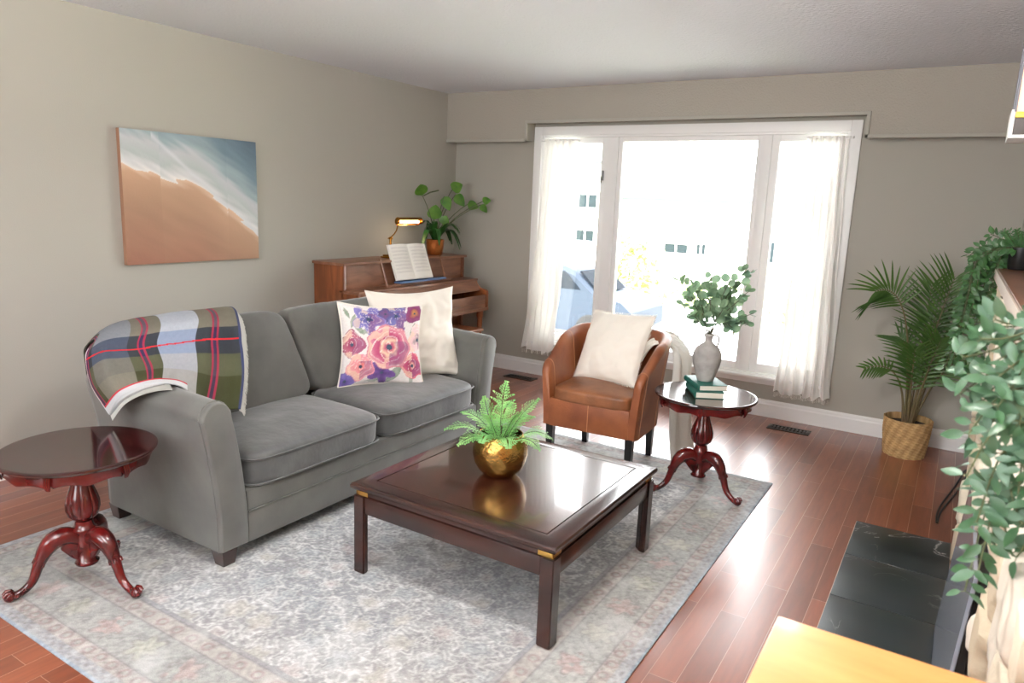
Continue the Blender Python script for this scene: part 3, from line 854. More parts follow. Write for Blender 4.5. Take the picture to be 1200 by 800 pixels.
def make_throw():
    t0 = thing('plaid_throw', (1.0, -3.6, .87), 'plaid throw blanket in grey, navy and red over the left sofa arm', 'blanket')
    org = V((1.0, -3.6, .87))
    R = [
     [(.84, -3.84, .66), (.82, -3.78, .62), (.81, -3.66, .60), (.81, -3.50, .60), (.81, -3.34, .61), (.81, -3.21, .62)],
     [(.87, -3.86, .80), (.84, -3.78, .84), (.82, -3.66, .86), (.82, -3.50, .87), (.82, -3.34, .87), (.82, -3.21, .87)],
     [(.965, -3.865, .865), (.92, -3.77, .905), (.93, -3.66, .925), (.95, -3.50, .935), (.97, -3.34, .938), (.98, -3.20, .938)],
     [(.98, -3.90, .83), (1.01, -3.83, .885), (1.08, -3.71, .912), (1.11, -3.57, .922), (1.125, -3.41, .922), (1.14, -3.27, .918)],
     [(1.0, -3.925, .79), (1.08, -3.885, .84), (1.15, -3.77, .845), (1.18, -3.64, .845), (1.20, -3.475, .83), (1.225, -3.32, .815)],
     [(1.07, -3.935, .69), (1.17, -3.93, .765), (1.24, -3.80, .775), (1.27, -3.69, .77), (1.29, -3.54, .73), (1.305, -3.38, .705)],
     [(1.20, -3.945, .60), (1.30, -3.94, .69), (1.38, -3.88, .738), (1.43, -3.79, .728), (1.39, -3.645, .60), (1.375, -3.46, .54)],
    ]
    nu, nv = 240, 210
    grid = cloth_grid(R, nu, nv)
    g = G(); vs = []; cc = []
    for j in range(nv + 1):
        for i in range(nu + 1):
            s = i / nu; v = j / nv
            p = grid[j][i].copy()
            w = noise.noise(V((s * 5, v * 4, 1))) * .016 + noise.noise(V((s * 13, v * 9, 4))) * .007 + .005 * sin(s * 22 + v * 5) * v
            p.x += w * .8; p.z += w * .4 + .004
            vs.append(p - org)
            tt = max(0, (v - .33) / .67)
            c = plaid(s, tt)
            if v > .955 and s < .66: c = np.array(s2l((188, 190, 192)))
            if v > .945 and v < .955 and s < .66: c = np.array(s2l((176, 40, 56)))
            if s > .975: c = np.array(s2l((52, 58, 88)))
            if s < .02 and v > .5: c = np.array(s2l((192, 194, 196)))
            cc.append(c)
    n = nu + 1
    fs = [(j * n + i, j * n + i + 1, (j + 1) * n + i + 1, (j + 1) * n + i) for j in range(nv) for i in range(nu)]
    g.add(vs, fs)
    o = g.build('cloth', vmat('plaid weave', .95, bump=.4, bscale=260, nmul=.06, nscale=300), t0, smooth=180, cols=cc)
    smoothv(o, 0, .006, 1)
    # rolled light border where the edge is folded over on the arm
    g = G(); e = [grid[nv][i] - org + V((.004, -.004, .006)) for i in range(0, int(nu * .52), 5)]
    g.tube(e, [.006 + .010 * sin(PI * k / (len(e) - 1)) for k in range(len(e))], 8)
    g.build('folded_edge', mat('grey wool edge', (186, 188, 190), .95, bump=.4, bscale=200), t0)
    g = G(); rnd = random.Random(8)
    for j in range(int(nv * .40), nv + 1):
        for f in (0, .5):
            a = grid[j][nu].lerp(grid[min(j + 1, nv)][nu], f) - org
            g.tube([a, a + V((.006, .012, -.010)), a + V((.010 + rnd.uniform(-.003, .003), .020 + rnd.uniform(-.004, .004), -.028))], .0014, 3)
    fm = mat('fringe wool', (176, 176, 170), .95)
    g.build('fringe', fm, t0); g = G()
    for i in range(0, nu + 1):
        a = grid[nv][i] - org
        if i < nu * .55: g.tube([a, a + V((.012, -.004, -.006)), a + V((.024, -.006, -.018))], .0014, 3)
    g.build('fringe', fm, t0)
make_throw()

# ------------------------------------------------------------------ coffee table
def make_coffee_table():
    cx, cy = 2.590, -3.045
    t = thing('coffee_table', (cx, cy, RZ), 'low square dark wood coffee table with brass corners on the rug', 'coffee table')
    h = .468; zt = .388
    g = G()
    # framed top with ogee edge
    def sq(a, z): return [(-a, -a, z), (a, -a, z), (a, a, z), (-a, a, z)]
    rings = [sq(h - .014, zt - .030), sq(h - .006, zt - .028), sq(h, zt - .020), sq(h + .001, zt - .010), sq(h - .003, zt - .003), sq(h - .010, zt), sq(h - .072, zt), sq(h - .0735, zt - .003), sq(h - .0765, zt - .003), sq(h - .078, zt)]
    g.loft(rings, caps=False)
    g.add(sq(h - .014, zt - .030), [(0, 1, 2, 3)])
    g.build('table_top', M['coffee'], t, smooth=25)
    g = G(); a = h - .0782; g.box((-a, -a, zt - .012), (a, a, zt + .0001)); g.build('top_panel', M['coffeetop'], t, smooth=0)
    # recessed neck and apron
    g = G(); q = h - .018
    g.box((-q, -q, zt - .052), (q, q, zt - .030), .002); g.build('neck', M['coffee'], t)
    for (ax, sgn) in (('x', -1), ('x', 1), ('y', -1), ('y', 1)):
        g = G(); e = h - .012; i = e - .028
        if ax == 'x': g.box((min(sgn * e, sgn * i), -e + .052, zt - .125), (max(sgn * e, sgn * i), e - .052, zt - .053), .004)
        else: g.box((-e + .052, min(sgn * e, sgn * i), zt - .125), (e - .052, max(sgn * e, sgn * i), zt - .053), .004)
        g.build('apron', M['coffee'], t)
    for sx in (-1, 1):
        for sy in (-1, 1):
            g = G(); e = h - .008; w = .055
            # square leg with chamfered inner corner
            pts = [(e, e), (e - w, e), (e - w, e - w * .45), (e - w * .45, e - w), (e, e - w)]
            pts = [(sx * a_, sy * b_) for a_, b_ in pts]
            g.prism(pts, 0, zt - .052, 'z', bev=.004); g.build('leg', M['coffee'], t)
            # brass corner plates
            g = G(); q2 = h - .0165; l = .06
            g.box((min(sx * (q2 - l), sx * q2), min(sy * (q2 - .004), sy * q2), zt - .0515), (max(sx * (q2 - l), sx * q2), max(sy * (q2 - .004), sy * q2), zt - .0315), .001)
            g.box((min(sx * (q2 - .004), sx * q2), min(sy * (q2 - l), sy * q2), zt - .0515), (max(sx * (q2 - .004), sx * q2), max(sy * (q2 - l), sy * q2), zt - .0315), .001)
            o = g.build('corner_bracket', M['brass'], t); o['label'] = 'brass corner plate'
make_coffee_table()

# ------------------------------------------------------------------ fern in gold pot
def leaf_geo(g, base, d, up, L, w, mi=0, bend=.15, fold=.15, seg=4, tip=1.0):
    """simple pointed leaf with midrib fold"""
    d = V(d).normalized(); up = V(up); sdv = d.cross(up)
    if sdv.length < 1e-4: sdv = d.orthogonal()
    sdv.normalize(); nn = sdv.cross(d).normalized()
    vs = []; 
    for i in range(seg + 1):
        t = i / seg
        wd = w * (sin(PI * min(1, t ** .8)) ** .8 if 0 < t < 1 else 0)
        c = V(base) + d * L * t - nn * bend * L * t * t
        vs += [c - sdv * wd + nn * fold * wd, c, c + sdv * wd + nn * fold * wd]
    fs = []
    for i in range(seg):
        a = i * 3
        fs += [(a, a + 1, a + 4, a + 3), (a + 1, a + 2, a + 5, a + 4)]
    g.add(vs, fs, mi)

def fern_frond(g, gs, p0, p1, p2, Lp, rnd, n=18):
    P = lambda t: p0 * (1 - t) ** 2 + p1 * 2 * t * (1 - t) + p2 * t * t
    pts = [P(k / 12) for k in range(13)]
    gs.tube(pts, [.0022 * (1 - k / 14) for k in range(13)], 4)
    for k in range(2, n + 1):
        t = k / (n + .5); c = P(t); T = (P(min(1, t + .02)) - P(t - .02)).normalized()
        side = T.cross(V((0, 0, 1)));
        if side.length < .15: side = T.cross(V((rnd.uniform(-1, 1), rnd.uniform(-1, 1), 0)))
        side.normalize(); up = side.cross(T).normalized()
        l = Lp * sin(PI * min(1, (t * .92 + .10))) ** .7 * (1 if t < .8 else (1.05 - t) / .25)
        l = max(l, Lp * .12)
        for s in (-1, 1):
            d = (side * s + T * .45 + up * rnd.uniform(-.1, .15)).normalized()
            m = max(3, int(l / .0075))
            for q in range(m):
                f = (q + .5) / m; b = c + d * l * f
                ll = .011 * (1.1 - .6 * f)
                for s2 in (-1, 1):
                    dd = (T * s2 + d * .8).normalized()
                    leaf_geo(g, b, dd, up, ll, ll * .34, seg=2, bend=rnd.uniform(0, .3))
            leaf_geo(g, c + d * l * .92, d, up, .012, .004, seg=2)

def make_fern():
    cx, cy, z0 = 2.545, -3.07, RZ + .3885
    t = thing('potted_fern', (cx, cy, z0), 'green fern in a hammered gold pot on the coffee table', 'potted plant')
    g = G()
    prof = [(.0, .0), (.050, .0), (.058, .003), (.078, .022), (.094, .050), (.1025, .085), (.101, .115), (.093, .145), (.083, .165), (.081, .167), (.079, .165), (.089, .143), (.096, .115), (.093, .09), (.06, .085), (0, .085)]
    prof = [(r * 1.13, z * 1.08) for r, z in prof]
    g.lathe(prof, 64); g.build('pot', M['gold'], t, smooth=60)
    g = G(); g.lathe([(0, .138), (.05, .142), (.098, .136), (.098, .12), (0, .12)], 24); g.build('soil', M['soil'], t)
    g = G(); gs = G(); rnd = random.Random(11)
    fr = []
    # measured fronds: tall centre, left sprawl, right sprawl, then fillers
    r_ = V((.83, .55, 0))      # screen right
    f_ = V((.55, -.83, 0))     # toward viewer
    def W(a, b, z): return r_ * a + f_ * b + V((0, 0, z))
    fr += [(W(0, 0, .13), W(-.01, .02, .30), W(.015, .0, .40), .055)]
    fr += [(W(.02, 0, .13), W(.06, 0, .26), W(.155, -.02, .325), .06), (W(-.02, 0, .13), W(-.06, -.03, .26), W(-.075, -.04, .32), .045)]
    fr += [(W(-.03, 0, .13), W(-.12, .02, .25), W(-.235, .03, .195), .055), (W(-.03, .02, .13), W(-.10, .06, .22), W(-.175, .09, .15), .05)]
    fr += [(W(.04, 0, .13), W(.13, .03, .24), W(.215, .02, .165), .055), (W(.03, .02, .13), W(.10, .07, .22), W(.16, .09, .14), .05)]
    fr += [(W(0, .03, .13), W(.02, .09, .23), W(.03, .13, .16), .05), (W(-.01, .03, .13), W(-.06, .09, .24), W(-.08, .13, .18), .05)]
    fr += [(W(-.02, -.02, .13), W(-.08, -.05, .25), W(-.17, -.08, .24), .05), (W(.02, -.02, .13), W(.08, -.06, .27), W(.14, -.1, .22), .05)]
    fr += [(W(0, -.02, .13), W(.0, -.06, .28), W(.04, -.12, .28), .05), (W(.0, .01, .13), W(.04, .03, .26), W(.07, .05, .28), .045), (W(0, .01, .13), W(-.05, .03, .25), W(-.05, .06, .27), .045)]
    for a, b, c, l in fr: fern_frond(g, gs, a, b, c, l, rnd)
    g.build('fronds', M['fern'], t, smooth=0); gs.build('stems', M['stem'], t)
make_fern()

# ------------------------------------------------------------------ round pedestal tables
def make_pedestal(loc, rz, label):
    t = thing('side_table', loc, label, 'side table', rz, None)
    zt = .548; R = .268
    g = G()
    prof = [(0, zt - .022), (R - .03, zt - .022), (R - .012, zt - .020), (R - .004, zt - .014), (R, zt - .008), (R - .001, zt - .003), (R - .006, zt), (R - .012, zt - .0006), (0, zt - .0006)]
    g.lathe(prof, 96); g.build('table_top', M['mahogtop'], t, smooth=40)
    # scalloped apron ring
    g = G(); n = 216; rings = []
    def scal(a):
        k = (a * 6 / (2 * PI)) % 1
        x = abs(k - .5) * 2        # 0 centre of scallop, 1 at the point between
        return .034 + .012 * (1 - x ** 2) ** 1.0 * 0 + .016 * (x ** 3) + .012 * cos(x * PI) * (1 - x) - (.010 if x > .93 else 0)
    for k in range(n):
        a = 2 * PI * k / n; d = scal(a); b = R - .034
        bul = .004 * (1 + cos(((a * 6 / (2 * PI)) % 1 - .5) * 2 * PI)) / 2
        P = [(b - .012, zt - .022), (b + .006, zt - .022), (b + .002 + bul, zt - .022 - d * .45), (b + .006, zt - .022 - d * .85), (b + .002, zt - .022 - d), (b - .012, zt - .022 - d)]
        rings.append([(r * cos(a), r * sin(a), z) for r, z in P])
    g.loft(rings, loop=True)
    for k in range(6):   # carved drops at the points
        a = 2 * PI * k / 6
        for q in range(3):
            rr = R - .026; g.tube([(rr * cos(a + .03 * (q - 1)), rr * sin(a + .03 * (q - 1)), zt - .024), ((rr + .006) * cos(a + .03 * (q - 1)), (rr + .006) * sin(a + .03 * (q - 1)), zt - .05), ((rr - .002) * cos(a + .015 * (q - 1)), (rr - .002) * sin(a + .015 * (q - 1)), zt - .072)], [.005, .0055, .003], 6)
    g.build('apron', M['mahog'], t, smooth=50)
    # pedestal column with carved leaf baluster
    g = G()
    prof = [(0, .085), (.040, .085), (.042, .092), (.034, .098), (.033, .20), (.035, .215), (.041, .222), (.041, .232), (.034, .238), (.031, .252), (.030, .262)]
    bal = [(.036, .268), (.050, .285), (.0565, .31), (.056, .335), (.049, .365), (.039, .395), (.031, .425), (.026, .450)]
    top = [(.027, .458), (.034, .464), (.034, .472), (.028, .480), (.045, .50), (.06, .524), (.10, .526), (0, .5262)]
    g.lathe(prof + [(0, .262)], 32)
    g.lathe([(0, .262)] + bal + [(0, .452)], 96, fn=lambda a, z, j: 1 + .045 * (abs(sin(a * 4)) ** .5 - .5) * 2 * (1 if .27 < z < .44 else 0) + .012 * sin(z * 260 + abs(sin(a * 4)) * 3))
    g.lathe([(0, .45)] + top, 32)
    g.build('pedestal', M['mahog'], t, smooth=60)
    # carved cabriole legs
    for k in range(3):
        a = 2 * PI * k / 3; d = V((cos(a), sin(a), 0)); sdv = V((-sin(a), cos(a), 0))
        ctr = [(.020, .185), (.045, .205), (.075, .212), (.105, .200), (.130, .172), (.146, .140), (.160, .108), (.176, .078), (.198, .052), (.224, .036), (.246, .032), (.262, .040)]
        rad = [.022, .030, .034, .033, .028, .022, .018, .016, .0145, .014, .016, .014]
        ctr = [(r, z - .012 if z < .1 else z) for r, z in ctr]
        pts = [d * catmull([V((r, z, 0)) for r, z in ctr], i / 33).x + V((0, 0, catmull([V((r, z, 0)) for r, z in ctr], i / 33).y)) for i in range(34)]
        rr = [catmull([V((r_, 0, 0)) for r_ in rad], i / 33).x for i in range(34)]
        g = G(); g.tube(pts, rr, 12, flat=1.05)
        # web bringing the leg into the column
        g.prism([(.02, .095), (.05, .12), (.085, .165), (.06, .20), (.02, .21)], -.012, .012, 'y', M=Matrix.Rotation(a, 4, 'Z'), bev=.004)
        # scroll foot, knee scrolls, acanthus ridges
        for s in (-1, 1):
            c = d * .250 + V((0, 0, .027))
            g.tube([c + d * (.018 - .0028 * q) * cos(q * .9) + V((0, 0, (.018 - .0028 * q) * sin(q * .9))) + sdv * s * .010 for q in range(6)], [.009, .009, .008, .007, .006, .005], 7)
            kn = d * .155 + V((0, 0, .125)) + sdv * s * .012
            g.tube([kn + d * .016 * cos(q) + V((0, 0, .016 * sin(q))) for q in range(5)], [.007] * 5, 6)
            kn = d * .09 + V((0, 0, .195)) + sdv * s * .022
            g.tube([kn + d * (.024 - .004 * q) * cos(q * .9 + 1) + V((0, 0, (.024 - .004 * q) * sin(q * .9 + 1))) for q in range(6)], [.006] * 6, 6)
        bm = bmesh.new(); bmesh.ops.create_uvsphere(bm, u_segments=14, v_segments=10, radius=.021)
        g.bm(bm, M=Matrix.Translation(d * .252 + V((0, 0, .0215))))
        bm = bmesh.new(); bmesh.ops.create_uvsphere(bm, u_segments=12, v_segments=8, radius=.021)
        g.bm(bm, M=Matrix.Translation(d * .150 + V((0, 0, .130))) @ Matrix.Scale(1.1, 4, V((0, 0, 1))))
        for q in range(5):
            c = d * (.06 + .02 * q) + V((0, 0, .232 - .006 * q * q * .55 - .004 * q))
            g.tube([c - sdv * .022 - V((0, 0, .012)), c + d * .012, c + sdv * .022 - V((0, 0, .012))], [.003, .006, .003], 6)
        g.build('leg', M['mahog'], t, smooth=60)
    return t
make_pedestal((1.372, -4.165, RZ), math.radians(10), 'dark red carved pedestal table at the left arm of the sofa')
make_pedestal((3.010, -1.775, RZ), math.radians(-18), 'dark red carved pedestal table with vase and books, beside the armchair')

# books, vase, eucalyptus
TZ = RZ + .548
def make_book(loc, rz, size, label, name='book'):
    t = thing(name, loc, label, 'book', rz, None)
    a, b, h = size[0] / 2, size[1] / 2, size[2]
    g = G(); c = .0028
    g.box((-a, -b, 0), (a, b, c), .001); g.box((-a, -b, h - c), (a, b, h), .001)
    prof = [(-a - .001, 0), (-a - .006, h * .2), (-a - .008, h * .5), (-a - .006, h * .8), (-a - .001, h), (-a + .003, h), (-a + .003, 0)]
    g.prism(prof, -b, b, 'y', bev=0); g.build('cover', M['bookgreen'], t, smooth=40)
    g = G(); g.box((-a + .003, -b + .004, c), (a - .004, b - .004, h - c), .0005); g.build('pages', M['pages'], t)
    return t
ang = math.radians(30)
make_book((3.005, -1.775, TZ), ang, (.150, .225, .034), 'teal hardcover book lying lowest on the right round table')
make_book((2.998, -1.745, TZ + .0345), ang + .12, (.155, .230, .030), 'teal hardcover book under the vase, upper of the two')
def make_vase():
    t = thing('vase', (2.992, -1.752, TZ + .065), 'grey stoneware jug with eucalyptus branches standing on the books', 'vase')
    g = G(); prof = [(0, 0), (.040, 0), (.043, .004), (.046, .012), (.056, .045), (.069, .085), (.0755, .120), (.073, .150), (.060, .178), (.038, .197), (.024, .206), (.020, .215), (.020, .236), (.025, .240), (.026, .250), (.022, .254), (.017, .252), (.015, .22), (0, .21)]
    g.lathe(prof, 56, fn=lambda a, z, j: 1 + .008 * sin(3 * a + z * 30)); g.build('body', M['vase'], t, smooth=60)
    g = G(); k = V((.83, .55, 0)).normalized()
    g.tube([k * .018 + V((0, 0, .243)), k * .035 + V((0, 0, .247)), k * .052 + V((0, 0, .238)), k * .056 + V((0, 0, .215)), k * .050 + V((0, 0, .190)), k * .046 + V((0, 0, .178))], .0052, 8); g.build('handle', M['vase'], t)
    return t
vz = make_vase()
def make_eucalyptus():
    o0 = V((2.992, -1.752, TZ + .065 + .215))
    t = thing('eucalyptus_branches', tuple(o0), 'bunch of round-leaved eucalyptus branches standing in the grey jug', 'foliage')
    r_ = V((.835, .55, 0)); f_ = V((.55, -.835, 0)); rnd = random.Random(21)
    tips = [(.135, .02, .40), (.165, .0, .385), (.06, .05, .34), (.095, -.03, .31), (-.02, .03, .30), (-.115, .02, .33), (-.165, 0, .33), (-.12, .05, .24), (-.15, .03, .20), (.10, .06, .23), (.155, .02, .28), (.15, .05, .10), (.10, .05, .06), (-.06, .08, .16), (.03, .08, .18), (.02, -.07, .28), (-.05, -.06, .30), (.175, .03, .16), (-.03, .06, .36)]
    gs = G(); g = G()
    for (a, b, z) in tips:
        e = r_ * a * 1.22 + f_ * b + V((0, 0, z)); m = V((0, 0, z * .55)) + r_ * a * .25
        if z < .15: m = V((0, 0, .16)) + r_ * a * .6
        P = lambda s: m * 2 * s * (1 - s) + e * s * s
        pts = [P(k / 10) for k in range(11)]
        gs.tube([V((0, 0, -.02))] + pts, [.0022] * 3 + [.0017] * 9, 5)
        nl = 7 if z > .2 else 6
        for k in range(nl):
            s = .42 + .58 * (k + .5) / nl; c = P(s); T = (P(min(1, s + .03)) - P(s - .03)).normalized()
            for sd in (-1, 1):
                if rnd.random() < .12: continue
                sdv = (r_ * rnd.uniform(-1, 1) + f_ * rnd.uniform(-1, 1) + V((0, 0, rnd.uniform(-.5, .5)))).normalized() * .9
                d = (sdv * sd + T * .5).normalized(); R = rnd.uniform(.019, .029) * (1.15 - .3 * s)
                nn = (f_ * .8 + V((rnd.uniform(-1, 1), rnd.uniform(-1, 1), rnd.uniform(-1, 1)))).normalized()
                x = d; y = nn.cross(x).normalized(); zz = x.cross(y)
                cc = c + x * (R + .004); vs = [cc - zz * .002]
                K = 12
                for q in range(K):
                    aa = 2 * PI * q / K
                    vs.append(cc + x * R * cos(aa) + y * R * .92 * sin(aa) + zz * .12 * R * abs(sin(aa)) ** 2)
                g.add(vs, [(0, 1 + q, 1 + (q + 1) % K) for q in range(K)])
                gs.tube([c, c + x * .006], .0009, 3)
    g.build('leaves', M['euc'], t, smooth=60); gs.build('stems', mat('woody stem', (96, 92, 76), .7), t)
make_eucalyptus()

# ------------------------------------------------------------------ tub armchair
CH = thing('armchair', (2.38, -1.62, .0102), 'tan leather tub armchair with black legs in front of the window', 'armchair', math.radians(3))
def chair_path(n=64):
    """U path, front left -> back -> front right (local, front = -y)"""
    pts = []
    w, yf, yb = .288, -.30, .275
    for i in range(n + 1):
        t = i / n
        if t < .24: pts.append(V((-w, yf + (0.0 - yf) * (t / .24), 0)))
        elif t > .76: pts.append(V((w, yf + (0.0 - yf) * ((1 - t) / .24), 0)))
        else:
            a = PI - PI * (t - .24) / .52; e = .72
            cx_, sx_ = cos(a), sin(a)
            pts.append(V((w * math.copysign(abs(cx_) ** e, cx_), yb * abs(sx_) ** e, 0)))
    return pts
def make_chair(t):
    path = chair_path()
    n = len(path); rings = []; tops = []
    for i, p in enumerate(path):
        T = (path[min(i + 1, n - 1)] - path[max(i - 1, 0)]).normalized(); out = V((-T.y, T.x, 0))
        s = i / (n - 1); bk = min(1, max(0, 1 - abs(s - .5) / .5))
        top = .605 + .175 * (sin(PI / 2 * min(1, bk * 1.35))) ** 1.6
        if bk < .06: top -= .03 * (1 - bk / .06)
        fl = lambda z: .045 * (max(0, z - .24) / .5) ** 1.5
        th = .058 + .012 * bk
        k = 1.0
        if i == 0 or i == n - 1: k = .72
        elif i == 1 or i == n - 2: k = .93
        prof = []
        for z in (.235, .32, .42, .52, top - .045): prof.append((fl(z) + 0.0, z))
        c0 = fl(top) - th / 2
        for q in range(1, 8):
            a = PI * q / 8; prof.append((c0 + th / 2 * cos(a), top - .035 + .035 * sin(a)))
        for z in (top - .045, .52, .42, .32, .235): prof.append((fl(z) - th, z))
        mid = -th / 2
        off = -.008 * (1 - k) / .28 if False else 0
        dy = 0
        ring = []
        for o_, z in prof:
            m_ = fl(z) - th / 2
            oo = m_ + (o_ - m_) * k; zz = .45 + (z - .45) * (1 - (1 - k) * .12)
            q = p + out * oo; ring.append((q.x, q.y, zz))
        rings.append(ring); tops.append((p + out * (fl(top) - .002), p + out * (fl(top) - th + .002), top))
    g = G(); g.loft(rings); shell = g.build('shell', M['leather'], t, smooth=60)
    # stitched seams: along both arms, at the arm/back joins
    for i in (3, n - 4, 16, n - 17):
        g = G(); g.tube([V(q) * 1.0 for q in rings[i]], .0022, 5)
        g.build('stitching', M['stitch'], shell)
    # front panel
    g = G(); g.box((-.245, -.305, .238), (.245, -.26, .405), .010); g.box((-.25, -.28, .240), (.25, .20, .385), .01)
    fp = g.build('front_panel', M['leather'], t)
    g = G(); g.tube([(0, -.3055, .242), (0, -.306, .40)], .0022, 5); g.build('stitching', M['stitch'], fp)
    g = G(); bm = rbox(.242, .255, .045, n=(7, 7), wr=.004, seed=3, res=22, crown=.35)
    g.bm(bm, M=Matrix.Translation((0, -.055, .432))); g.build('seat_cushion', M['leatherseat'], t, smooth=60)
    for (x, y) in ((-.245, -.265), (.245, -.265), (-.215, .185), (.215, .185)):
        g = G(); rings2 = []
        for z, s_, k in ((0, .0165, 1.0), (.24, .022, 0)):
            sh = .02 * k * (1 if y > 0 else 0); rings2.append([(x + dx * s_, y + sh + dy * s_, z) for dx, dy in ((-1, -1), (1, -1), (1, 1), (-1, 1))])
        g.loft(rings2); g.build('leg', M['black'], t, smooth=0)
make_chair(CH)
place_pillow('fringed_pillow', 'off-white fringed pillow propped in the tan leather armchair', 'pillow', (2.375, -1.575, .690), (-.22, -.97), math.radians(27), math.radians(-3), .44, .44, .14, M['cream'], wr=.005, fringe=True, pinch=.05, seed=9)

def make_white_throw():
    org = V((2.62, -1.40, .70))
    t = thing('white_throw', tuple(org), 'white woven throw hanging over the armchair back down to the floor', 'blanket')
    R = [
     [(2.45, -1.38, .60), (2.49, -1.44, .60), (2.53, -1.52, .60)],
     [(2.50, -1.33, .735), (2.555, -1.40, .715), (2.585, -1.47, .70)],
     [(2.60, -1.24, .745), (2.66, -1.34, .715), (2.685, -1.43, .69)],
     [(2.66, -1.15, .66), (2.74, -1.28, .64), (2.725, -1.46, .62)],
     [(2.66, -1.13, .45), (2.755, -1.27, .42), (2.725, -1.47, .40)],
     [(2.68, -1.12, .22), (2.77, -1.27, .20), (2.73, -1.48, .20)],
     [(2.70, -1.11, .03), (2.80, -1.27, .03), (2.75, -1.50, .035)],
    ]
    nu, nv = 60, 90; grid = cloth_grid(R, nu, nv)
    g = G(); vs = []
    for j in range(nv + 1):
        for i in range(nu + 1):
            s = i / nu; v = j / nv; p = grid[j][i].copy()
            a = .014 * (.3 + v); w = a * sin(s * 22 + .8 * sin(v * 4)) + .006 * sin(s * 47 + v * 3)
            p.x += w * .9; p.y += w * .5; p.z += (.012 if v < .4 else 0) + (abs(w) * .4 if v < .35 else 0)
            vs.append(p - org)
    n = nu + 1
    g.add(vs, [(j * n + i, j * n + i + 1, (j + 1) * n + i + 1, (j + 1) * n + i) for j in range(nv) for i in range(nu)])
    o = g.build('cloth', M['whitecloth'], t, smooth=180); smoothv(o, 0, .006, 1)
    g = G(); rnd = random.Random(4)
    for j in range(12, 50):
        a = grid[j][0] - org; g.tube([a, a + V((-.004, .012, .002)), a + V((rnd.uniform(-.01, .01), .028, -.02))], .0015, 3)
    g.build('fringe', M['whitecloth'], t); g = G()
    for i in range(0, nu + 1, 2):
        a = V(vs[nv * n + i]); g.tube([a, a + V((.005, -.003, -.012))], .0018, 3)
    g.build('fringe', M['whitecloth'], t)
make_white_throw()

# ------------------------------------------------------------------ painting
def make_painting():
    y0, y1, z0, z1 = -3.165, -2.255, 1.078, 1.838
    W, Hh = y1 - y0, z1 - z0
    t = thing('canvas_painting', (.001, (y0 + y1) / 2, (z0 + z1) / 2), 'abstract beach canvas in orange and blue grey on the left wall', 'painting')
    g = G(); g.box((.0, -W / 2, -Hh / 2), (.032, W / 2, Hh / 2), .002); g.build('canvas_edge', mat('canvas side', (150, 112, 88), .8), t)
    nx, nz = 240, 200; vs = []; cc = []
    L_ = lambda c: np.array(s2l(c))
    def ramp(st, x):
        for (a, ca), (b, cb) in zip(st, st[1:]):
            if x <= b:
                k = max(0, (x - a) / (b - a)); return L_(ca) * (1 - k) + L_(cb) * k
        return L_(st[-1][1])
    for j in range(nz + 1):
        for i in range(nx + 1):
            u = i / nx; v = 1 - j / nz      # v down from top
            # shore curve measured on the canvas
            w = .05 * noise.noise(V((u * 3, v * 3, 0)))
            ed = .27 + .20 * u + .33 * u ** 2.6 + .05 * sin(u * 9) * (u > .25) * (u < .75)
            st = noise.noise(V((u * 4 + v * 4.2, (v - u * .62) * 30, 2)))       # brush strokes along the diagonal
            st2 = noise.noise(V((u * 2 + v * 2, (v - u * .7) * 12, 5)))
            d = v - ed + .035 * st + .02 * st2
            if d > 0:
                base = ramp([(0, (206, 176, 154)), (.05, (182, 148, 122)), (.3, (160, 126, 104)), (.75, (146, 102, 84))], d)
                base = base * (1 + .10 * st2 + .05 * st)
                c = base
            else:
                e = -d
                c = ramp([(0, (226, 222, 220)), (.05, (206, 206, 208)), (.13, (176, 184, 184)), (.22, (188, 190, 194)), (.30, (150, 166, 172)), (.48, (112, 132, 144)), (.7, (90, 108, 124))], e)
                wv = .27 + .48 * u ** 1.2
                crest = abs((v - (u * .95 - .16) ) + .04 * st2)
                if u > .2: 
                    k = math.exp(-(crest / .028) ** 2) * .8; c = c * (1 - k) + L_((206, 208, 212)) * k
                c = c * (1 + .06 * st + .04 * st2)
            vs.append((.0328, -W / 2 + W * u, -Hh / 2 + Hh * j / nz)); cc.append(c)
    g = G(); n = nx + 1
    g.add(vs, [(j * n + i, j * n + i + 1, (j + 1) * n + i + 1, (j + 1) * n + i) for j in range(nz) for i in range(nx)])
    g.build('painted_face', vmat('acrylic paint', .6, bump=.2, bscale=60), t, smooth=180, cols=cc)
make_painting()

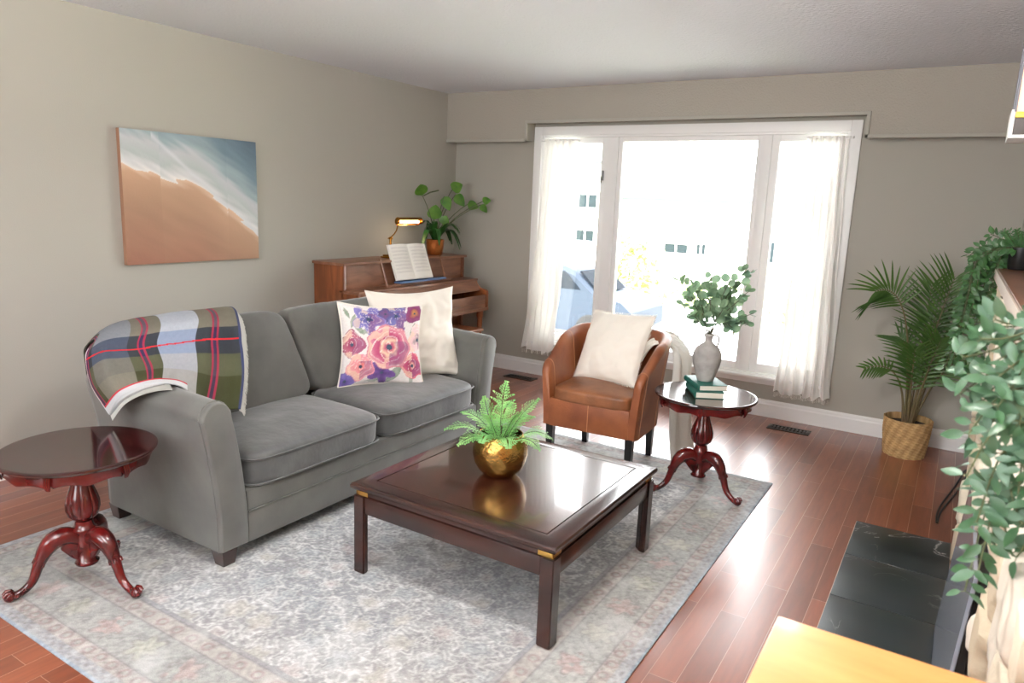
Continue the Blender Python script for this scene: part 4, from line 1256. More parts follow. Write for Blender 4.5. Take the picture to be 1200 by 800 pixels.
# ------------------------------------------------------------------ piano
def make_piano():
    oy = -1.02
    t = thing('upright_piano', (.02, oy, 0), 'walnut spinet piano against the left wall in the corner', 'piano')
    y0, y1 = -.735, .745
    P, PS = M['piano'], M['piano_side']
    D = .30
    g = G(); g.box((0, y0 + .03, .02), (.05, y1 - .03, 1.0), .002); g.box((.04, y0 + .03, .80), (D - .015, y1 - .03, .83), .002); g.build('back_board', P, t)
    for y in (y0, y1 - .028):
        g = G(); g.box((0, y, 0), (D, y + .028, 1.018), .003); o = g.build('side_panel', PS, t)
    g = G(); g.box((-.005, y0 - .014, 1.019), (D + .018, y1 + .014, 1.040), .004); g.build('lid', P, t)
    g = G(); g.box((D - .035, y0 + .029, .84), (D - .015, y1 - .029, 1.018), .002); g.build('upper_panel', P, t)
    g = G(); g.box((D - .05, y0 + .0, .823), (.455, y1, .843), .004); g.build('key_shelf', P, t)
    g = G(); g.prism([(.445, .822), (.452, .822), (.505, .745), (.498, .742)], y0 + .031, y1 - .031, 'y'); g.build('fallboard', P, t, smooth=0)
    for y in (y0, y1 - .03):
        g = G(); g.prism([(D - .02, .60), (D - .02, .822), (.445, .822), (.458, .79), (.49, .765), (.545, .757), (.565, .745), (.572, .72), (.572, .60)], y, y + .03, 'y', bev=.002)
        g.build('cheek', PS, t)
    g = G(); g.box((D - .02, y0 + .031, .60), (.565, y1 - .031, .640), .003); g.box((.545, y0 + .031, .641), (.566, y1 - .031, .712), .004); g.box((.552, y0 + .0, .575), (.578, y1, .6), .003)
    g.build('keybed', P, t)
    g = G(); g.box((.50, y0 + .05, .641), (.543, y1 - .05, .70), .002); g.build('keyslip', P, t)
    g = G(); g.box((D - .06, y0 + .03, .10), (D - .04, y1 - .03, .598), .003); g.build('lower_panel', P, t)
    for y in (y0 + .05, y1 - .05):
        g = G(); prof = [(0, .0), (.014, .0), (.02, .02), (.016, .05), (.020, .12), (.026, .24), (.028, .30), (.024, .36), (.018, .385), (.026, .40), (.026, .41), (.020, .425), (.024, .44), (.022, .50), (.030, .52), (.030, .598), (0, .598)]
        g.lathe(prof, 20, c=(.52, y)); g.build('leg', PS, t, smooth=50)
    # music desk: ledge, two slanting arms, back rail
    md = G()
    md.box((D - .016, -.36, .844), (D + .085, .44, .852), .002)
    md.box((D + .075, -.36, .852), (D + .087, .44, .862), .002)
    for y in (-.365, .375):
        md.prism([(D + .07, .852), (D + .085, .852), (D + .012, 1.048), (D + .0, 1.048)], y, y + .014, 'y')
    md.prism([(D + .030, .96), (D + .041, .96), (D + .008, 1.05), (D - .003 + .004, 1.05)], -.352, .376, 'y') if False else None
    md.build('music_desk', P, t, smooth=30)
    # pedals
    for y in (-.10, 0, .10):
        g = G(); g.tube([(D - .045, y, .06), (D + .02, y, .055), (D + .08, y, .05)], [.008, .008, .014], 8, flat=1); g.build('pedal', M['lampbrass'], t)
    g = G(); g.box((.0, y0 + .03, .0), (D - .02, y1 - .03, .098), .003); g.build('plinth', P, t)
make_piano()
PZ = 1.0405

# open songbook on the music desk and blue folder beneath it
def make_songbook():
    o0 = V((.415, -1.06, .8905))
    t = thing('songbook', tuple(o0), 'open white songbook propped on the piano music desk', 'book')
    t.rotation_euler = (0, math.radians(-22), math.radians(-4))
    g = G()
    for s in (-1, 1):
        rings = []
        for k in range(9):
            u = k / 8; y = s * .205 * u; x = .002 + .016 * sin(PI * min(1, u * 1.15)) * (1 - .35 * u) + .0
            rings.append([(x, y, 0), (x, y, .285), (x - .006 - .004 * (1 - u), y, .285), (x - .006 - .004 * (1 - u), y, 0)])
        g.loft(rings)
    g.build('pages', M['paper'], t, smooth=40)
    g = G(); g.box((-.012, -.21, -.002), (-.0075, .21, .288), .001); g.build('cover', M['paper'], t)
    g = G(); rnd = random.Random(2)
    for s in (-1, 1):
        for r in range(8):
            z = .26 - r * .028
            for l in range(3):
                pts = []
                for k in range(1, 8):
                    u = .1 + .8 * (k - 1) / 6; pts.append(V((.0026 + .016 * sin(PI * min(1, u * 1.15)) * (1 - .35 * u), s * .205 * u, z - l * .005)))
                g.tube(pts, .0007, 3)
    g.build('printed_staves', M['ink'], t)
make_songbook()
g = G(); g.box((-.055, -.29, 0), (.055, .29, .012), .003); 
o = g.build('folder', M['blue'], None, loc=(.425, -.97, .8665)); o.rotation_euler = (0, math.radians(0), 0)
o.location = (.40, -.97, .8645)
tag(o, 'flat blue folder lying along the piano ledge under the songbook', 'folder')
o.scale = (.62, 1, 1)

# piano bench
t = thing('piano_bench', (.80, -.93, 0), 'brown wooden piano bench between the piano and the sofa back', 'bench')
t.location = (.655, -1.02, 0)
g = G(); g.box((-.13, -.40, .455), (.13, .40, .48), .005); g.build('seat', M['piano_side'], t)
g = G(); g.box((-.11, -.37, .39), (.11, .37, .454), .003); g.build('seat_frame', M['piano'], t)
for x in (-.09, .09):
    for y in (-.35, .35):
        g = G(); g.lathe([(0, 0), (.013, 0), (.018, .1), (.02, .3), (.022, .389), (0, .389)], 14, c=(x, y)); g.build('leg', M['piano_side'], t)

# brass piano lamp
def make_lamp():
    t = thing('piano_lamp', (.185, -1.10, PZ), 'small brass piano lamp with lit tubular shade on the piano', 'lamp')
    B = M['lampbrass']
    g = G(); g.box((-.05, -.065, 0), (.05, .065, .014), .005); g.box((-.04, -.05, .0135), (.04, .05, .026), .006); g.build('base', B, t)
    g = G(); g.tube([(0, 0, .026), (0, 0, .15)], .009, 12); g.lathe([(0, .145), (.016, .147), (.018, .157), (.01, .166), (0, .168)], 16); g.tube([(0, -.03, .155), (0, .02, .155)], .004, 8); g.build('post', B, t)
    g = G(); g.tube([(0, 0, .162), (.004, .035, .185), (.008, .06, .215), (.010, .072, .25), (.008, .088, .275)], .0048, 8); g.build('arm', B, t)
    # shade: long half-tube, open below
    g = G(); n = 18; y0, y1 = .07, .36
    def ring(y, r): return [(.01 + r * sin(a), y, .288 + r * cos(a)) for a in [math.radians(200 + 230 * k / n) for k in range(n + 1)]]
    R = .034
    ro = [ring(y0, R * .7), ring(y0 + .006, R), ring(y1 - .006, R), ring(y1, R * .7)]
    g.loft(ro, closed=False); sh = g.build('shade', B, t, smooth=50); smoothv(sh, 0, .002, -1)
    for y, s in ((y0, -1), (y1, 1)):
        g = G(); bm = bmesh.new(); bmesh.ops.create_circle(bm, segments=24, radius=R * .72, cap_ends=True)
        g.bm(bm, M=Matrix.Translation((.01, y, .288)) @ Matrix.Rotation(PI / 2, 4, 'X'))
        e = g.build('end_cap', B, t); smoothv(e, 0, .003)
    g = G(); g.tube([(.01, y0 + .03, .284), (.01, y1 - .03, .284)], .012, 12); g.build('bulb', mat('lit bulb', (255, 232, 190), .4, emit=9), t)
    l = bpy.data.lights.new('lamp_light', 'POINT'); l.energy = 1.2; l.color = (1, .78, .5); l.shadow_soft_size = .02
    lo = bpy.data.objects.new('lamp_light', l); link(lo, t); lo.location = (.012, .2, .262)
make_lamp()

# plant on the piano
def blade(g, pts, wmax, up=V((0, 0, 1)), fold=.2, prof=None):
    n = len(pts); vs = []
    for i, p in enumerate(pts):
        t = i / (n - 1); T = (pts[min(i + 1, n - 1)] - pts[max(i - 1, 0)]).normalized()
        s = T.cross(up); s = s.normalized() if s.length > 1e-3 else T.orthogonal().normalized(); nn = s.cross(T)
        w = wmax * (prof(t) if prof else sin(PI * (t * .93 + .05)) ** .6)
        vs += [p - s * w + nn * w * fold, p, p + s * w + nn * w * fold]
    g.add(vs, [f for i in range(n - 1) for f in ((i * 3, i * 3 + 1, i * 3 + 4, i * 3 + 3), (i * 3 + 1, i * 3 + 2, i * 3 + 5, i * 3 + 4))])

def make_piano_plant():
    t = thing('potted_houseplant', (.165, -.50, PZ), 'leafy houseplant with long stalks in a copper pot on the piano', 'potted plant')
    g = G(); g.lathe([(0, 0), (.060, 0), (.066, .006), (.074, .06), (.080, .125), (.081, .13), (.077, .13), (.070, .06), (0, .05)], 40); g.build('pot', M['copper'], t, smooth=50)
    g = G(); g.lathe([(0, .112), (.076, .110), (.074, .10), (0, .10)], 20); g.build('soil', M['soil'], t)
    rnd = random.Random(6); g = G()
    for k in range(20):
        a = 2 * PI * k / 20 + rnd.uniform(-.15, .15); L = rnd.uniform(.22, .32)
        d = V((cos(a), sin(a), 0)); base = V((0, 0, .11)) + d * .02
        hx = L * rnd.uniform(.6, .95); hz = rnd.uniform(-.24, .04)
        if d.x < -.2: hx *= .45
        P = [base + d * hx * s + V((0, 0, (.16 * sin(PI * s * .75) + hz * s * s))) for s in [q / 8 for q in range(9)]]
        for p in P:
            if p.x < .20: p.z = max(p.z, .012)
        blade(g, P, .023, fold=.25)
    g.build('strap_leaves', M['strap'], t, smooth=40)
    g = G(); gs = G()
    # (dx, dy, z) tips and leaf headings
    st = [(-.02, -.16, .50, (.2, -.4, .6), .060), (.03, .075, .50, (.3, .1, -.6), .050), (.02, .20, .56, (.2, .4, .3), .055), (.06, .20, .52, (.4, .3, -.5), .05), (.12, .30, .44, (.5, .5, -.05), .045), (.24, .36, .47, (.5, .6, .3), .036), (.22, .36, .44, (.6, .2, -.5), .034), (0, -.02, .30, (.1, 0, .9), .065), (.05, .04, .26, (.2, .2, .9), .045)]
    for (x, y, z, h, w) in st:
        e = V((x, y, z)); pts = [V((0, 0, .11)) * (1 - s) ** 2 + V((x * .3, y * .25, .11 + (z - .11) * .6)) * 2 * s * (1 - s) + e * s * s for s in [q / 8 for q in range(9)]]
        gs.tube(pts, .0035, 6)
        hd = V(h).normalized(); L = w * 2.3
        P = [e + hd * L * q / 8 + V((0, 0, -.02 * (q / 8) ** 2)) for q in range(9)]
        blade(g, P, w, up=V((.75, -.65, .25)).cross(hd).cross(hd) if True else V((0, 0, 1)), fold=.12, prof=lambda s: sin(PI * min(1, s ** .65)) ** .8 if 0 < s < 1 else 0)
    gs.tube([V((-.02, -.14, .50)), V((-.03, -.04, .53)), V((-.02, .06, .55))], .006, 6)
    g.build('heart_leaves', M['philo'], t, smooth=40); gs.build('stems', M['stem'], t)
make_piano_plant()

# ------------------------------------------------------------------ palm
def make_palm():
    t = thing('potted_palm', (3.915, -.30, 0), 'tall palm in a woven basket pot in the corner by the window', 'potted plant')
    # woven basket
    g = G(); n = 120; rings = []
    m = 44
    for j in range(m + 1):
        z = .245 * j / m; r = .118 + .022 * (z / .245) + .004 * sin(PI * z / .245)
        ring = []
        for k in range(n):
            a = 2 * PI * k / n; blk = ((k + j) // 4 + j // 3) % 2
            w = .0034 * (1 if blk else -.4) * abs(sin(PI * (k % 4 + .5) / 4)) + .0018 * sin(PI * (j % 3 + .5) / 3)
            ring.append(((r + w) * cos(a), (r + w) * sin(a), z))
        rings.append(ring)
    rings.append([(.134 * cos(2 * PI * k / n), .134 * sin(2 * PI * k / n), .246) for k in range(n)])
    rings.append([(.128 * cos(2 * PI * k / n), .128 * sin(2 * PI * k / n), .20) for k in range(n)])
    g.loft(rings); cc = []
    for i, p in enumerate(g.v):
        j, k = divmod(i, n); a = k // 4; b = ((k + j) // 4 + j // 3) % 2; q = random.Random(a * 31 + (j // 3) * 7).uniform(.85, 1.15)
        base = np.array(s2l((196, 162, 114))) if b else np.array(s2l((170, 136, 92)))
        cc.append(base * q)
    g.build('basket', vmat('woven seagrass', .8), t, cols=cc, smooth=60)
    g = G(); g.lathe([(0, .215), (.06, .212), (.127, .205), (.127, .19), (0, .19)], 24); g.build('soil', M['soil'], t)
    rnd = random.Random(5)
    O = V((3.915, -.30, 0))
    fr = [ # base offset, control, tip (world), leaflet length, count, start
      ((.01, .0), (3.97, -.26, .80), (4.05, -.34, 1.17), .33, 17, .48, .9),
      ((-.02, .0), (3.86, -.34, 1.18), (3.64, -.50, 1.06), .24, 14, .58, .9),
      ((.03, .0), (4.02, -.22, .85), (4.22, -.26, 1.0), .27, 15, .42, .8),
      ((-.03, -.01), (3.86, -.30, .66), (3.64, -.52, .57), .10, 9, .60, .6),
      ((.0, .02), (3.93, -.20, .85), (3.93, -.16, 1.10), .24, 14, .40, .8),
      ((-.01, .01), (3.90, -.30, .70), (3.80, -.28, .76), .19, 13, .35, .8),
      ((.02, -.02), (3.98, -.36, .62), (4.03, -.46, .80), .22, 14, .35, .8),
      ((.0, .0), (3.90, -.34, .55), (3.90, -.46, .72), .20, 13, .35, .8),
      ((.03, .01), (4.03, -.25, .60), (4.16, -.36, .68), .20, 13, .40, .8),
      ((.01, .01), (3.95, -.25, .60), (3.98, -.20, .92), .22, 14, .35, .8),
    ]
    for fi, (bo, c, e, LL, n, st, k_) in enumerate(fr):
        g = G(); gs = G()
        p0 = V((bo[0], bo[1], .21)); p1 = V(c) - O; p2 = V(e) - O
        P = lambda s: p0 * (1 - s) ** 2 + p1 * 2 * s * (1 - s) + p2 * s * s
        gs.tube([P(q / 20) for q in range(21)], [.0085 * (1 - .85 * q / 20) for q in range(21)], 7)
        view = V((.12, -.97, .2))        # fronds lie roughly parallel to the wall
        for i in range(n):
            s = st + (1 - st) * (i + .5) / n; b = P(s); T = (P(min(1, s + .02)) - P(s - .02)).normalized()
            side = T.cross(view).normalized()
            l = LL * (.55 + .45 * sin(PI * (.15 + .7 * (s - st) / (1 - st)))) * rnd.uniform(.9, 1.08)
            for sd in (-1, 1):
                fan = .45 + 1.2 * ((s - st) / (1 - st)) ** 1.6
                d = (side * sd + T * fan + view * rnd.uniform(-.18, .30)).normalized()
                pts = [b + d * l * q / 6 + V((0, 0, -.16 * l * (q / 6) ** 2)) - view * 0 for q in range(7)]
                for p in pts:
                    p.y = min(p.y, -.025 - O.y); p.x = min(p.x, XR - .03 - O.x)
                blade(g, pts, .0085, up=view, fold=.35, prof=lambda q: (1 - q) ** .5 * min(1, q * 6 + .25))
        stem = gs.build('frond', M['palmstem'], t, smooth=60)
        g.build('leaflets', M['palm'], stem, smooth=40)
make_palm()

# ------------------------------------------------------------------ fireplace
def make_fireplace():
    YA, YZ = -1.52, -4.30           # far and near ends of the stonework
    t = thing('fireplace', (4.28, -2.93, 0), 'cream stone fireplace with wooden mantel and black marble hearth on the right', 'fireplace')
    org = V((4.28, -2.93, 0))
    # stones: jittered cells, pillowed relief
    rnd = random.Random(17); seeds = []
    z = .0
    row = 0
    while z < 1.27:
        h = rnd.uniform(.11, .20); y = YZ - rnd.uniform(0, .2)
        while y < YA + .1:
            w = rnd.uniform(.16, .36); seeds.append((y + w / 2 + rnd.uniform(-.02, .02), z + h / 2 + rnd.uniform(-.03, .03), rnd.uniform(-.012, .03), rnd.choice([0, 0, 1, 2, 3]))); y += w
        z += h; row += 1
    SD = np.array(seeds)
    opn = (-3.45, -2.48, .0, .66)
    st = .014
    ny = int((YA - YZ) / st); nz = int(1.27 / st)
    ys = np.linspace(YZ, YA, ny); zs = np.linspace(0.001, 1.268, nz)
    Yg, Zg = np.meshgrid(ys, zs)
    nj = vnoise(Yg.shape, 6, 31) * .05 + vnoise(Yg.shape, 3, 32) * .02
    D = np.sqrt(((Yg + nj)[..., None] - SD[:, 0]) ** 2 * .55 + ((Zg + nj)[..., None] - SD[:, 1]) ** 2 * 1.6)
    o = np.argsort(D, axis=-1); f1 = np.take_along_axis(D, o[..., :1], -1)[..., 0]; f2 = np.take_along_axis(D, o[..., 1:2], -1)[..., 0]; cid = o[..., 0]
    e = np.clip((f2 - f1) / .05, 0, 1); rel = (1 - (1 - e) ** 2.2) * .045 + SD[cid, 2] * e + (vnoise(Yg.shape, 4, 33) - .5) * .010
    palette = np.array([s2l((214, 204, 184)), s2l((196, 182, 158)), s2l((224, 216, 202)), s2l((180, 164, 142))])
    c = palette[SD[cid, 3].astype(int)] * (1 + (vnoise(Yg.shape, 5, 35) - .5)[..., None] * .3)
    c = np.where((e < .16)[..., None], np.array(s2l((150, 140, 124))), c)
    X = 4.275 - rel
    g = G(); idx = {}; cols = []
    def vert(j, i):
        k = (j, i)
        if k not in idx:
            idx[k] = len(g.v); g.v.append((X[j, i] - org.x, ys[i] - org.y, zs[j])); cols.append(c[j, i])
        return idx[k]
    inside = lambda y, z: opn[0] < y < opn[1] and opn[2] <= z < opn[3]
    for j in range(nz - 1):
        for i in range(ny - 1):
            if inside((ys[i] + ys[i + 1]) / 2, (zs[j] + zs[j + 1]) / 2): continue
            g.f.append((vert(j, i), vert(j + 1, i), vert(j + 1, i + 1), vert(j, i + 1))); g.m.append(0)
    # returns: far end, near end and opening reveals run back to the wall
    def ret(pts):
        b = []
        for (j, i) in pts:
            a_ = vert(j, i); g.v.append((XR - .001 - org.x, g.v[a_][1], g.v[a_][2])); cols.append(c[j, i]); b.append((a_, len(g.v) - 1))
        for q in range(len(b) - 1):
            g.f.append((b[q][0], b[q][1], b[q + 1][1], b[q + 1][0])); g.m.append(0)
    ret([(j, ny - 1) for j in range(nz)]); ret([(j, 0) for j in range(nz)])
    io = [i for i in range(ny - 1) if opn[0] < (ys[i] + ys[i + 1]) / 2 < opn[1]]; jo = [j for j in range(nz - 1) if (zs[j] + zs[j + 1]) / 2 < opn[3]]
    i0, i1, j1 = io[0], io[-1] + 1, jo[-1] + 1
    ret([(j, i0) for j in range(0, j1 + 1)]); ret([(j, i1) for j in range(0, j1 + 1)]); ret([(j1, i) for i in range(i0, i1 + 1)])
    g.build('stone_surround', vmat('field stone', .85, bump=.5, bscale=70), t, cols=cols, smooth=60)
    # dark back of the opening
    g = G(); g.box((4.345 - org.x, -3.44 - org.y, .0), (4.355 - org.x, -2.49 - org.y, .65)); g.build('firebox', M['insert'], t)
    # mantel
    g = G(); g.box((4.215 - org.x, -4.36 - org.y, 1.272), (XR - .001 - org.x, -1.44 - org.y, 1.310), .004)
    man = g.build('mantel', M['mantel'], t)
    g = G(); g.box((4.207 - org.x, -4.362 - org.y, 1.262), (4.214 - org.x, -1.432 - org.y, 1.306), .002); g.box((4.207 - org.x, -1.439 - org.y, 1.262), (XR - .001 - org.x, -1.432 - org.y, 1.306), .002)
    o_ = g.build('edge_band', mat('pale mantel edge', (176, 162, 150), .6), man); o_['label'] = 'pale edge strip'
    # hearth tiles
    y = -1.66
    he = G(); he.box((3.797 - org.x, -4.0 - org.y, .0005), (4.21 - org.x, -1.655 - org.y, .006), .001); hp = he.build('hearth', mat('grout', (176, 156, 142), .9), t)
    y = -1.66; 
    for k, w in enumerate((.425, .425, .425, .425, .425, .20)):
        g = G(); g.box((3.80 - org.x, y - w + .005 - org.y, .004), (4.207 - org.x, y - org.y, .0095), .001)
        g.build('hearth_tile', M['marble'], hp); y -= w
    # insert: leaning smoked glass front, black shroud, grey trim
    g = G(); g.box((4.225 - org.x, -3.38 - org.y, .012), (4.343 - org.x, -2.555 - org.y, .60), .004)
    ins = g.build('fireplace_insert', M['insert'], t)
    g = G(); g.prism([(4.170 - org.x, .012), (4.180 - org.x, .012), (4.218 - org.x, .622), (4.208 - org.x, .622)], -3.40 - org.y, -2.535 - org.y, 'y', bev=.002)
    o_ = g.build('glass_front', M['glasspanel'], ins); o_['label'] = 'smoked glass front panel'
    g = G(); g.prism([(4.181 - org.x, .012), (4.224 - org.x, .012), (4.224 - org.x, .61), (4.219 - org.x, .61)], -3.39 - org.y, -2.545 - org.y, 'y'); g.build('shroud', M['insert'], ins, smooth=0)
    g = G(); g.box((4.245 - org.x, -3.39 - org.y, .601), (4.262 - org.x, -2.55 - org.y, .622), .002); g.build('trim_strip', M['trimgrey'], ins)
make_fireplace()

# loose black cable
g = G(); o0 = V((4.15, -1.2, 0))
pts = [(4.335, -.42, .09), (4.29, -.40, .02), (4.255, -.45, .005), (4.235, -.62, .005), (4.20, -.86, .005), (4.16, -1.10, .005), (4.14, -1.27, .005), (4.142, -1.42, .005)]
P = [catmull([V(p) for p in pts], k / 40) - o0 for k in range(41)]
g.tube(P, .0045, 6)
P2 = [p + V((.022 * sin(k / 40 * PI) + .004, .0, .0)) for k, p in enumerate(P)]
g.tube(P2, .0045, 6)
o = g.build('power_cable', M['cable'], loc=o0); tag(o, 'black power cable lying on the floor beside the hearth', 'cable')

# ------------------------------------------------------------------ trailing plants
def trailing(name, loc, label, stems, leaf_len, leaf_w, leaf_mat, seed, spacing, pot=(.05, .09), spread=1.0, face=V((-.3, -.9, .3)), tuft=0, xmax=None, bush=0):
    t = thing(name, loc, label, 'potted plant')
    rnd = random.Random(seed); o0 = V(loc)
    g = G(); r, h = pot; g.lathe([(0, 0), (r * .78, 0), (r * .82, .004), (r, h - .004), (r, h), (r - .006, h), (r * .85, .02), (0, .015)], 28); g.build('pot', M['black'], t, smooth=50)
    g = G(); g.lathe([(0, h - .01), (r - .008, h - .012), (r - .008, h - .02), (0, h - .02)], 16); g.build('soil', M['soil'], t)
    g = G(); gs = G()
    top = V((0, 0, h))
    for pts in stems:
        C = [top + V((0, 0, -.01))] + [V(p) - o0 for p in pts]
        L = sum((C[i + 1] - C[i]).length for i in range(len(C) - 1)); n = max(8, int(L / .01))
        P = [catmull(C, k / n) for k in range(n + 1)]
        gs.tube(P[::2] + ([P[-1]] if n % 2 else []), .0016, 4)
        m = max(3, int(L / spacing))
        for k in range(m + 1):
            s = (k + .3) / (m + .3); s = min(1, s)
            c = catmull(C, s); T = (catmull(C, min(1, s + .02)) - catmull(C, max(0, s - .02)))
            T = T.normalized() if T.length > 1e-6 else V((0, 0, -1))
            for sd in (-1, 1):
                rv = V((rnd.uniform(-1, 1), rnd.uniform(-1, 1), rnd.uniform(-.5, .7)))
                d = (T * .5 + (T.cross(face).normalized() * sd * .9 + rv * .55) * spread).normalized()
                up = (face + V((rnd.uniform(-.7, .7), rnd.uniform(-.7, .7), rnd.uniform(-.2, .9)))).normalized()
                l = leaf_len * rnd.uniform(.7, 1.15)
                if xmax is not None and (c + d * l).x + o0.x > xmax: d.x = -abs(d.x)
                gs.tube([c, c + d * .007], .0009, 3)
                leaf_geo(g, c + d * .006, d, up, l, leaf_w * l / leaf_len, bend=rnd.uniform(.0, .35), fold=.22, seg=5)
    for k in range(tuft):
        a = rnd.uniform(0, 2 * PI); d = V((cos(a) * .6, sin(a) * .6, rnd.uniform(.5, 1))).normalized()
        c = top + V((cos(a), sin(a), 0)) * r * rnd.uniform(0, .8)
        for q in range(7):
            b = c + d * .014 * q
            for sd in (-1, 1):
                leaf_geo(g, b, (d + d.cross(face) * sd).normalized(), face, .02, .005, seg=2)
        gs.tube([c, c + d * .1], .001, 3)
    g.build('leaves', leaf_mat, t, smooth=40); gs.build('stems', M['stem'], t)
    return t

# far plant on the far end of the mantel
MZ = 1.3105
far = []
rnd = random.Random(40)
for k in range(17):
    a = rnd.uniform(-1, 1); L = rnd.uniform(.18, .50)
    x = 4.235 - .12 * rnd.random() - .02
    y = -1.50 + a * .06
    far.append([(4.26, y, MZ + .10), (x + .02, y + .03, MZ + .03 + .03 * rnd.random()), (x - .0, y + .04, MZ - L * .5), (x - .03 + .06 * rnd.random() - .03 * (L > .4), y + .05, MZ - L)])
far += [[(4.20, -1.50, MZ + .09), (4.14, -1.49, MZ + .09), (4.10, -1.50, MZ + .05)], [(4.22, -1.5, MZ + .13), (4.17, -1.5, MZ + .15)], [(4.22, -1.46, MZ + .1), (4.15, -1.45, MZ + .02), (4.12, -1.44, MZ - .12)]]
trailing('trailing_plant', (4.292, -1.53, MZ), 'dark green trailing plant in a small black pot on the far mantel end', far, .040, .011, M['ivy'], 3, .022, pot=(.052, .10), tuft=26, xmax=4.34)
# near plant hanging from the near end of the mantel
near = []
tg = [(4.095, -4.10, 1.30), (4.10, -4.06, 1.23), (4.115, -4.14, 1.34), (4.12, -4.12, 1.18), (4.125, -4.16, 1.12), (4.15, -4.14, 1.04), (4.165, -4.12, .95), (4.155, -4.06, .88),
      (4.14, -4.15, 1.28), (4.16, -4.1, 1.33), (4.18, -4.17, 1.22), (4.17, -4.1, 1.13), (4.20, -4.14, 1.06), (4.16, -4.08, 1.20), (4.13, -4.12, 1.37),
      (4.11, -4.08, 1.27), (4.13, -4.05, 1.21), (4.15, -4.16, 1.24), (4.17, -4.13, 1.28), (4.12, -4.1, 1.36), (4.19, -4.18, 1.33), (4.14, -4.1, 1.16), (4.18, -4.05, 1.17), (4.20, -4.1, 1.26), (4.21, -4.16, 1.15)]
for (x, y, z) in tg:
    near.append([(4.25, -4.20, MZ + .10), (4.215, (y - 4.2) / 2, min(MZ + .08, z + .12)), (4.19 * .5 + x * .5, y, z * .6 + 1.36 * .4), (x, y, z)])
trailing('trailing_plant', (4.296, -4.235, MZ), 'variegated trailing plant with pale glossy leaves at the near mantel end', near, .038, .0085, M['ivynear'], 9, .026, pot=(.058, .11), xmax=4.33)

# ------------------------------------------------------------------ wall lantern above the mantel
def make_sconce():
    t = thing('wall_sconce', (XR, -2.30, 1.805), 'white framed peach glass wall light high on the right wall', 'wall light')
    x1 = -.001; x0 = -.212
    g = G(); g.box((x0, -.10, 0), (x1, .10, .012), .002); g.box((x0, -.10, .0115), (x0 + .012, -.088, .095), .001); g.box((x0, .088, .0115), (x0 + .012, .10, .095), .001); g.box((x0, -.088, .0115), (x0 + .006, .088, .095)); g.box((-.016, -.10, .0115), (x1, .10, .36), .002)
    g.build('frame', M['white'], t)
    g = G(); g.box((x0 + .013, -.098, .0125), (-.017, .098, .068), .002); g.build('housing', mat('dark bronze', (70, 62, 58), .5), t)
    g = G(); g.box((x0 + .013, -.099, .0685), (-.017, .099, .088), .003); g.build('brass_band', mat('yellow brass band', (232, 206, 70), .35, metal=.3), t)
    g = G(); rings = []
    for z, s in ((.0885, 0), (.36, .0)):
        rings.append([(x0 + .012 + s, -.095 + s, z), (-.018, -.095 + s, z), (-.018, .095 - s, z), (x0 + .012 + s, .095 - s, z)])
    g.loft(rings); g.build('glass_shade', M['peach'], t, smooth=0)
    for (x, y) in ((x0 + .010, -.097), (x0 + .010, .097)):
        g = G(); g.tube([(x, y, .088), (x, y, .362)], .004, 6); g.build('corner_bar', M['trimgrey'], t)
make_sconce()

# ------------------------------------------------------------------ honey-coloured cabinet in the foreground
def make_cabinet():
    x0, x1, y1, y0, z = 3.902, XR - .012, -4.375, -5.10, .90
    t = thing('low_cabinet', ((x0 + x1) / 2, (y0 + y1) / 2, 0), 'honey-coloured wooden cabinet top in the near right corner', 'cabinet')
    hx, hy = (x1 - x0) / 2, (y1 - y0) / 2
    g = G(); g.box((-hx, -hy, z - .028), (hx, hy, z), .003); g.build('top', M['honey'], t)
    g = G(); g.box((-hx + .02, -hy + .02, .07), (hx - .005, hy - .015, z - .0285), .003); g.box((-hx + .05, -hy + .03, 0), (hx - .01, hy - .03, .071)); g.build('body', M['honey'], t)
    for s in (-1, 1):
        g = G(); g.box((-hx + .004, min(s * .006, s * (hy - .03)), .09), (-hx + .019, max(s * .006, s * (hy - .03)), z - .045), .003); d = g.build('door', M['honey'], t)
        g = G(); g.tube([(-hx + .004, s * .04, .5), (-hx - .012, s * .04, .5)], [.005, .011], 10); g.build('knob', M['lampbrass'], d)
make_cabinet()

# ------------------------------------------------------------------ outside
GZ = -1.35
lawn = mat('grass', (160, 176, 110), .9, spec=.1, c2=(140, 160, 100), vscale=3, bump=.5, bscale=80)
conc = mat('driveway concrete', (205, 203, 198), .9, var=.05, vscale=2)
g = G(); g.add([(-40, .4, GZ), (40, .4, GZ), (40, 60, GZ), (-40, 60, GZ)], [(0, 1, 2, 3)])
g.add([(-40, .4, GZ - .3), (40, .4, GZ - .3), (40, 60, GZ - .3), (-40, 60, GZ - .3)], [(3, 2, 1, 0)])
o = g.build('lawn_ground', lawn); o['kind'] = S
g = G(); g.box((-40, 5.5, GZ - .05), (40, 13.0, GZ + .02)); g.box((-1.5, .4, GZ - .05), (2.2, 5.6, GZ + .021)); g.box((-4, 12.9, GZ - .05), (3, 21, GZ + .021))
o = g.build('street', conc); o['kind'] = S

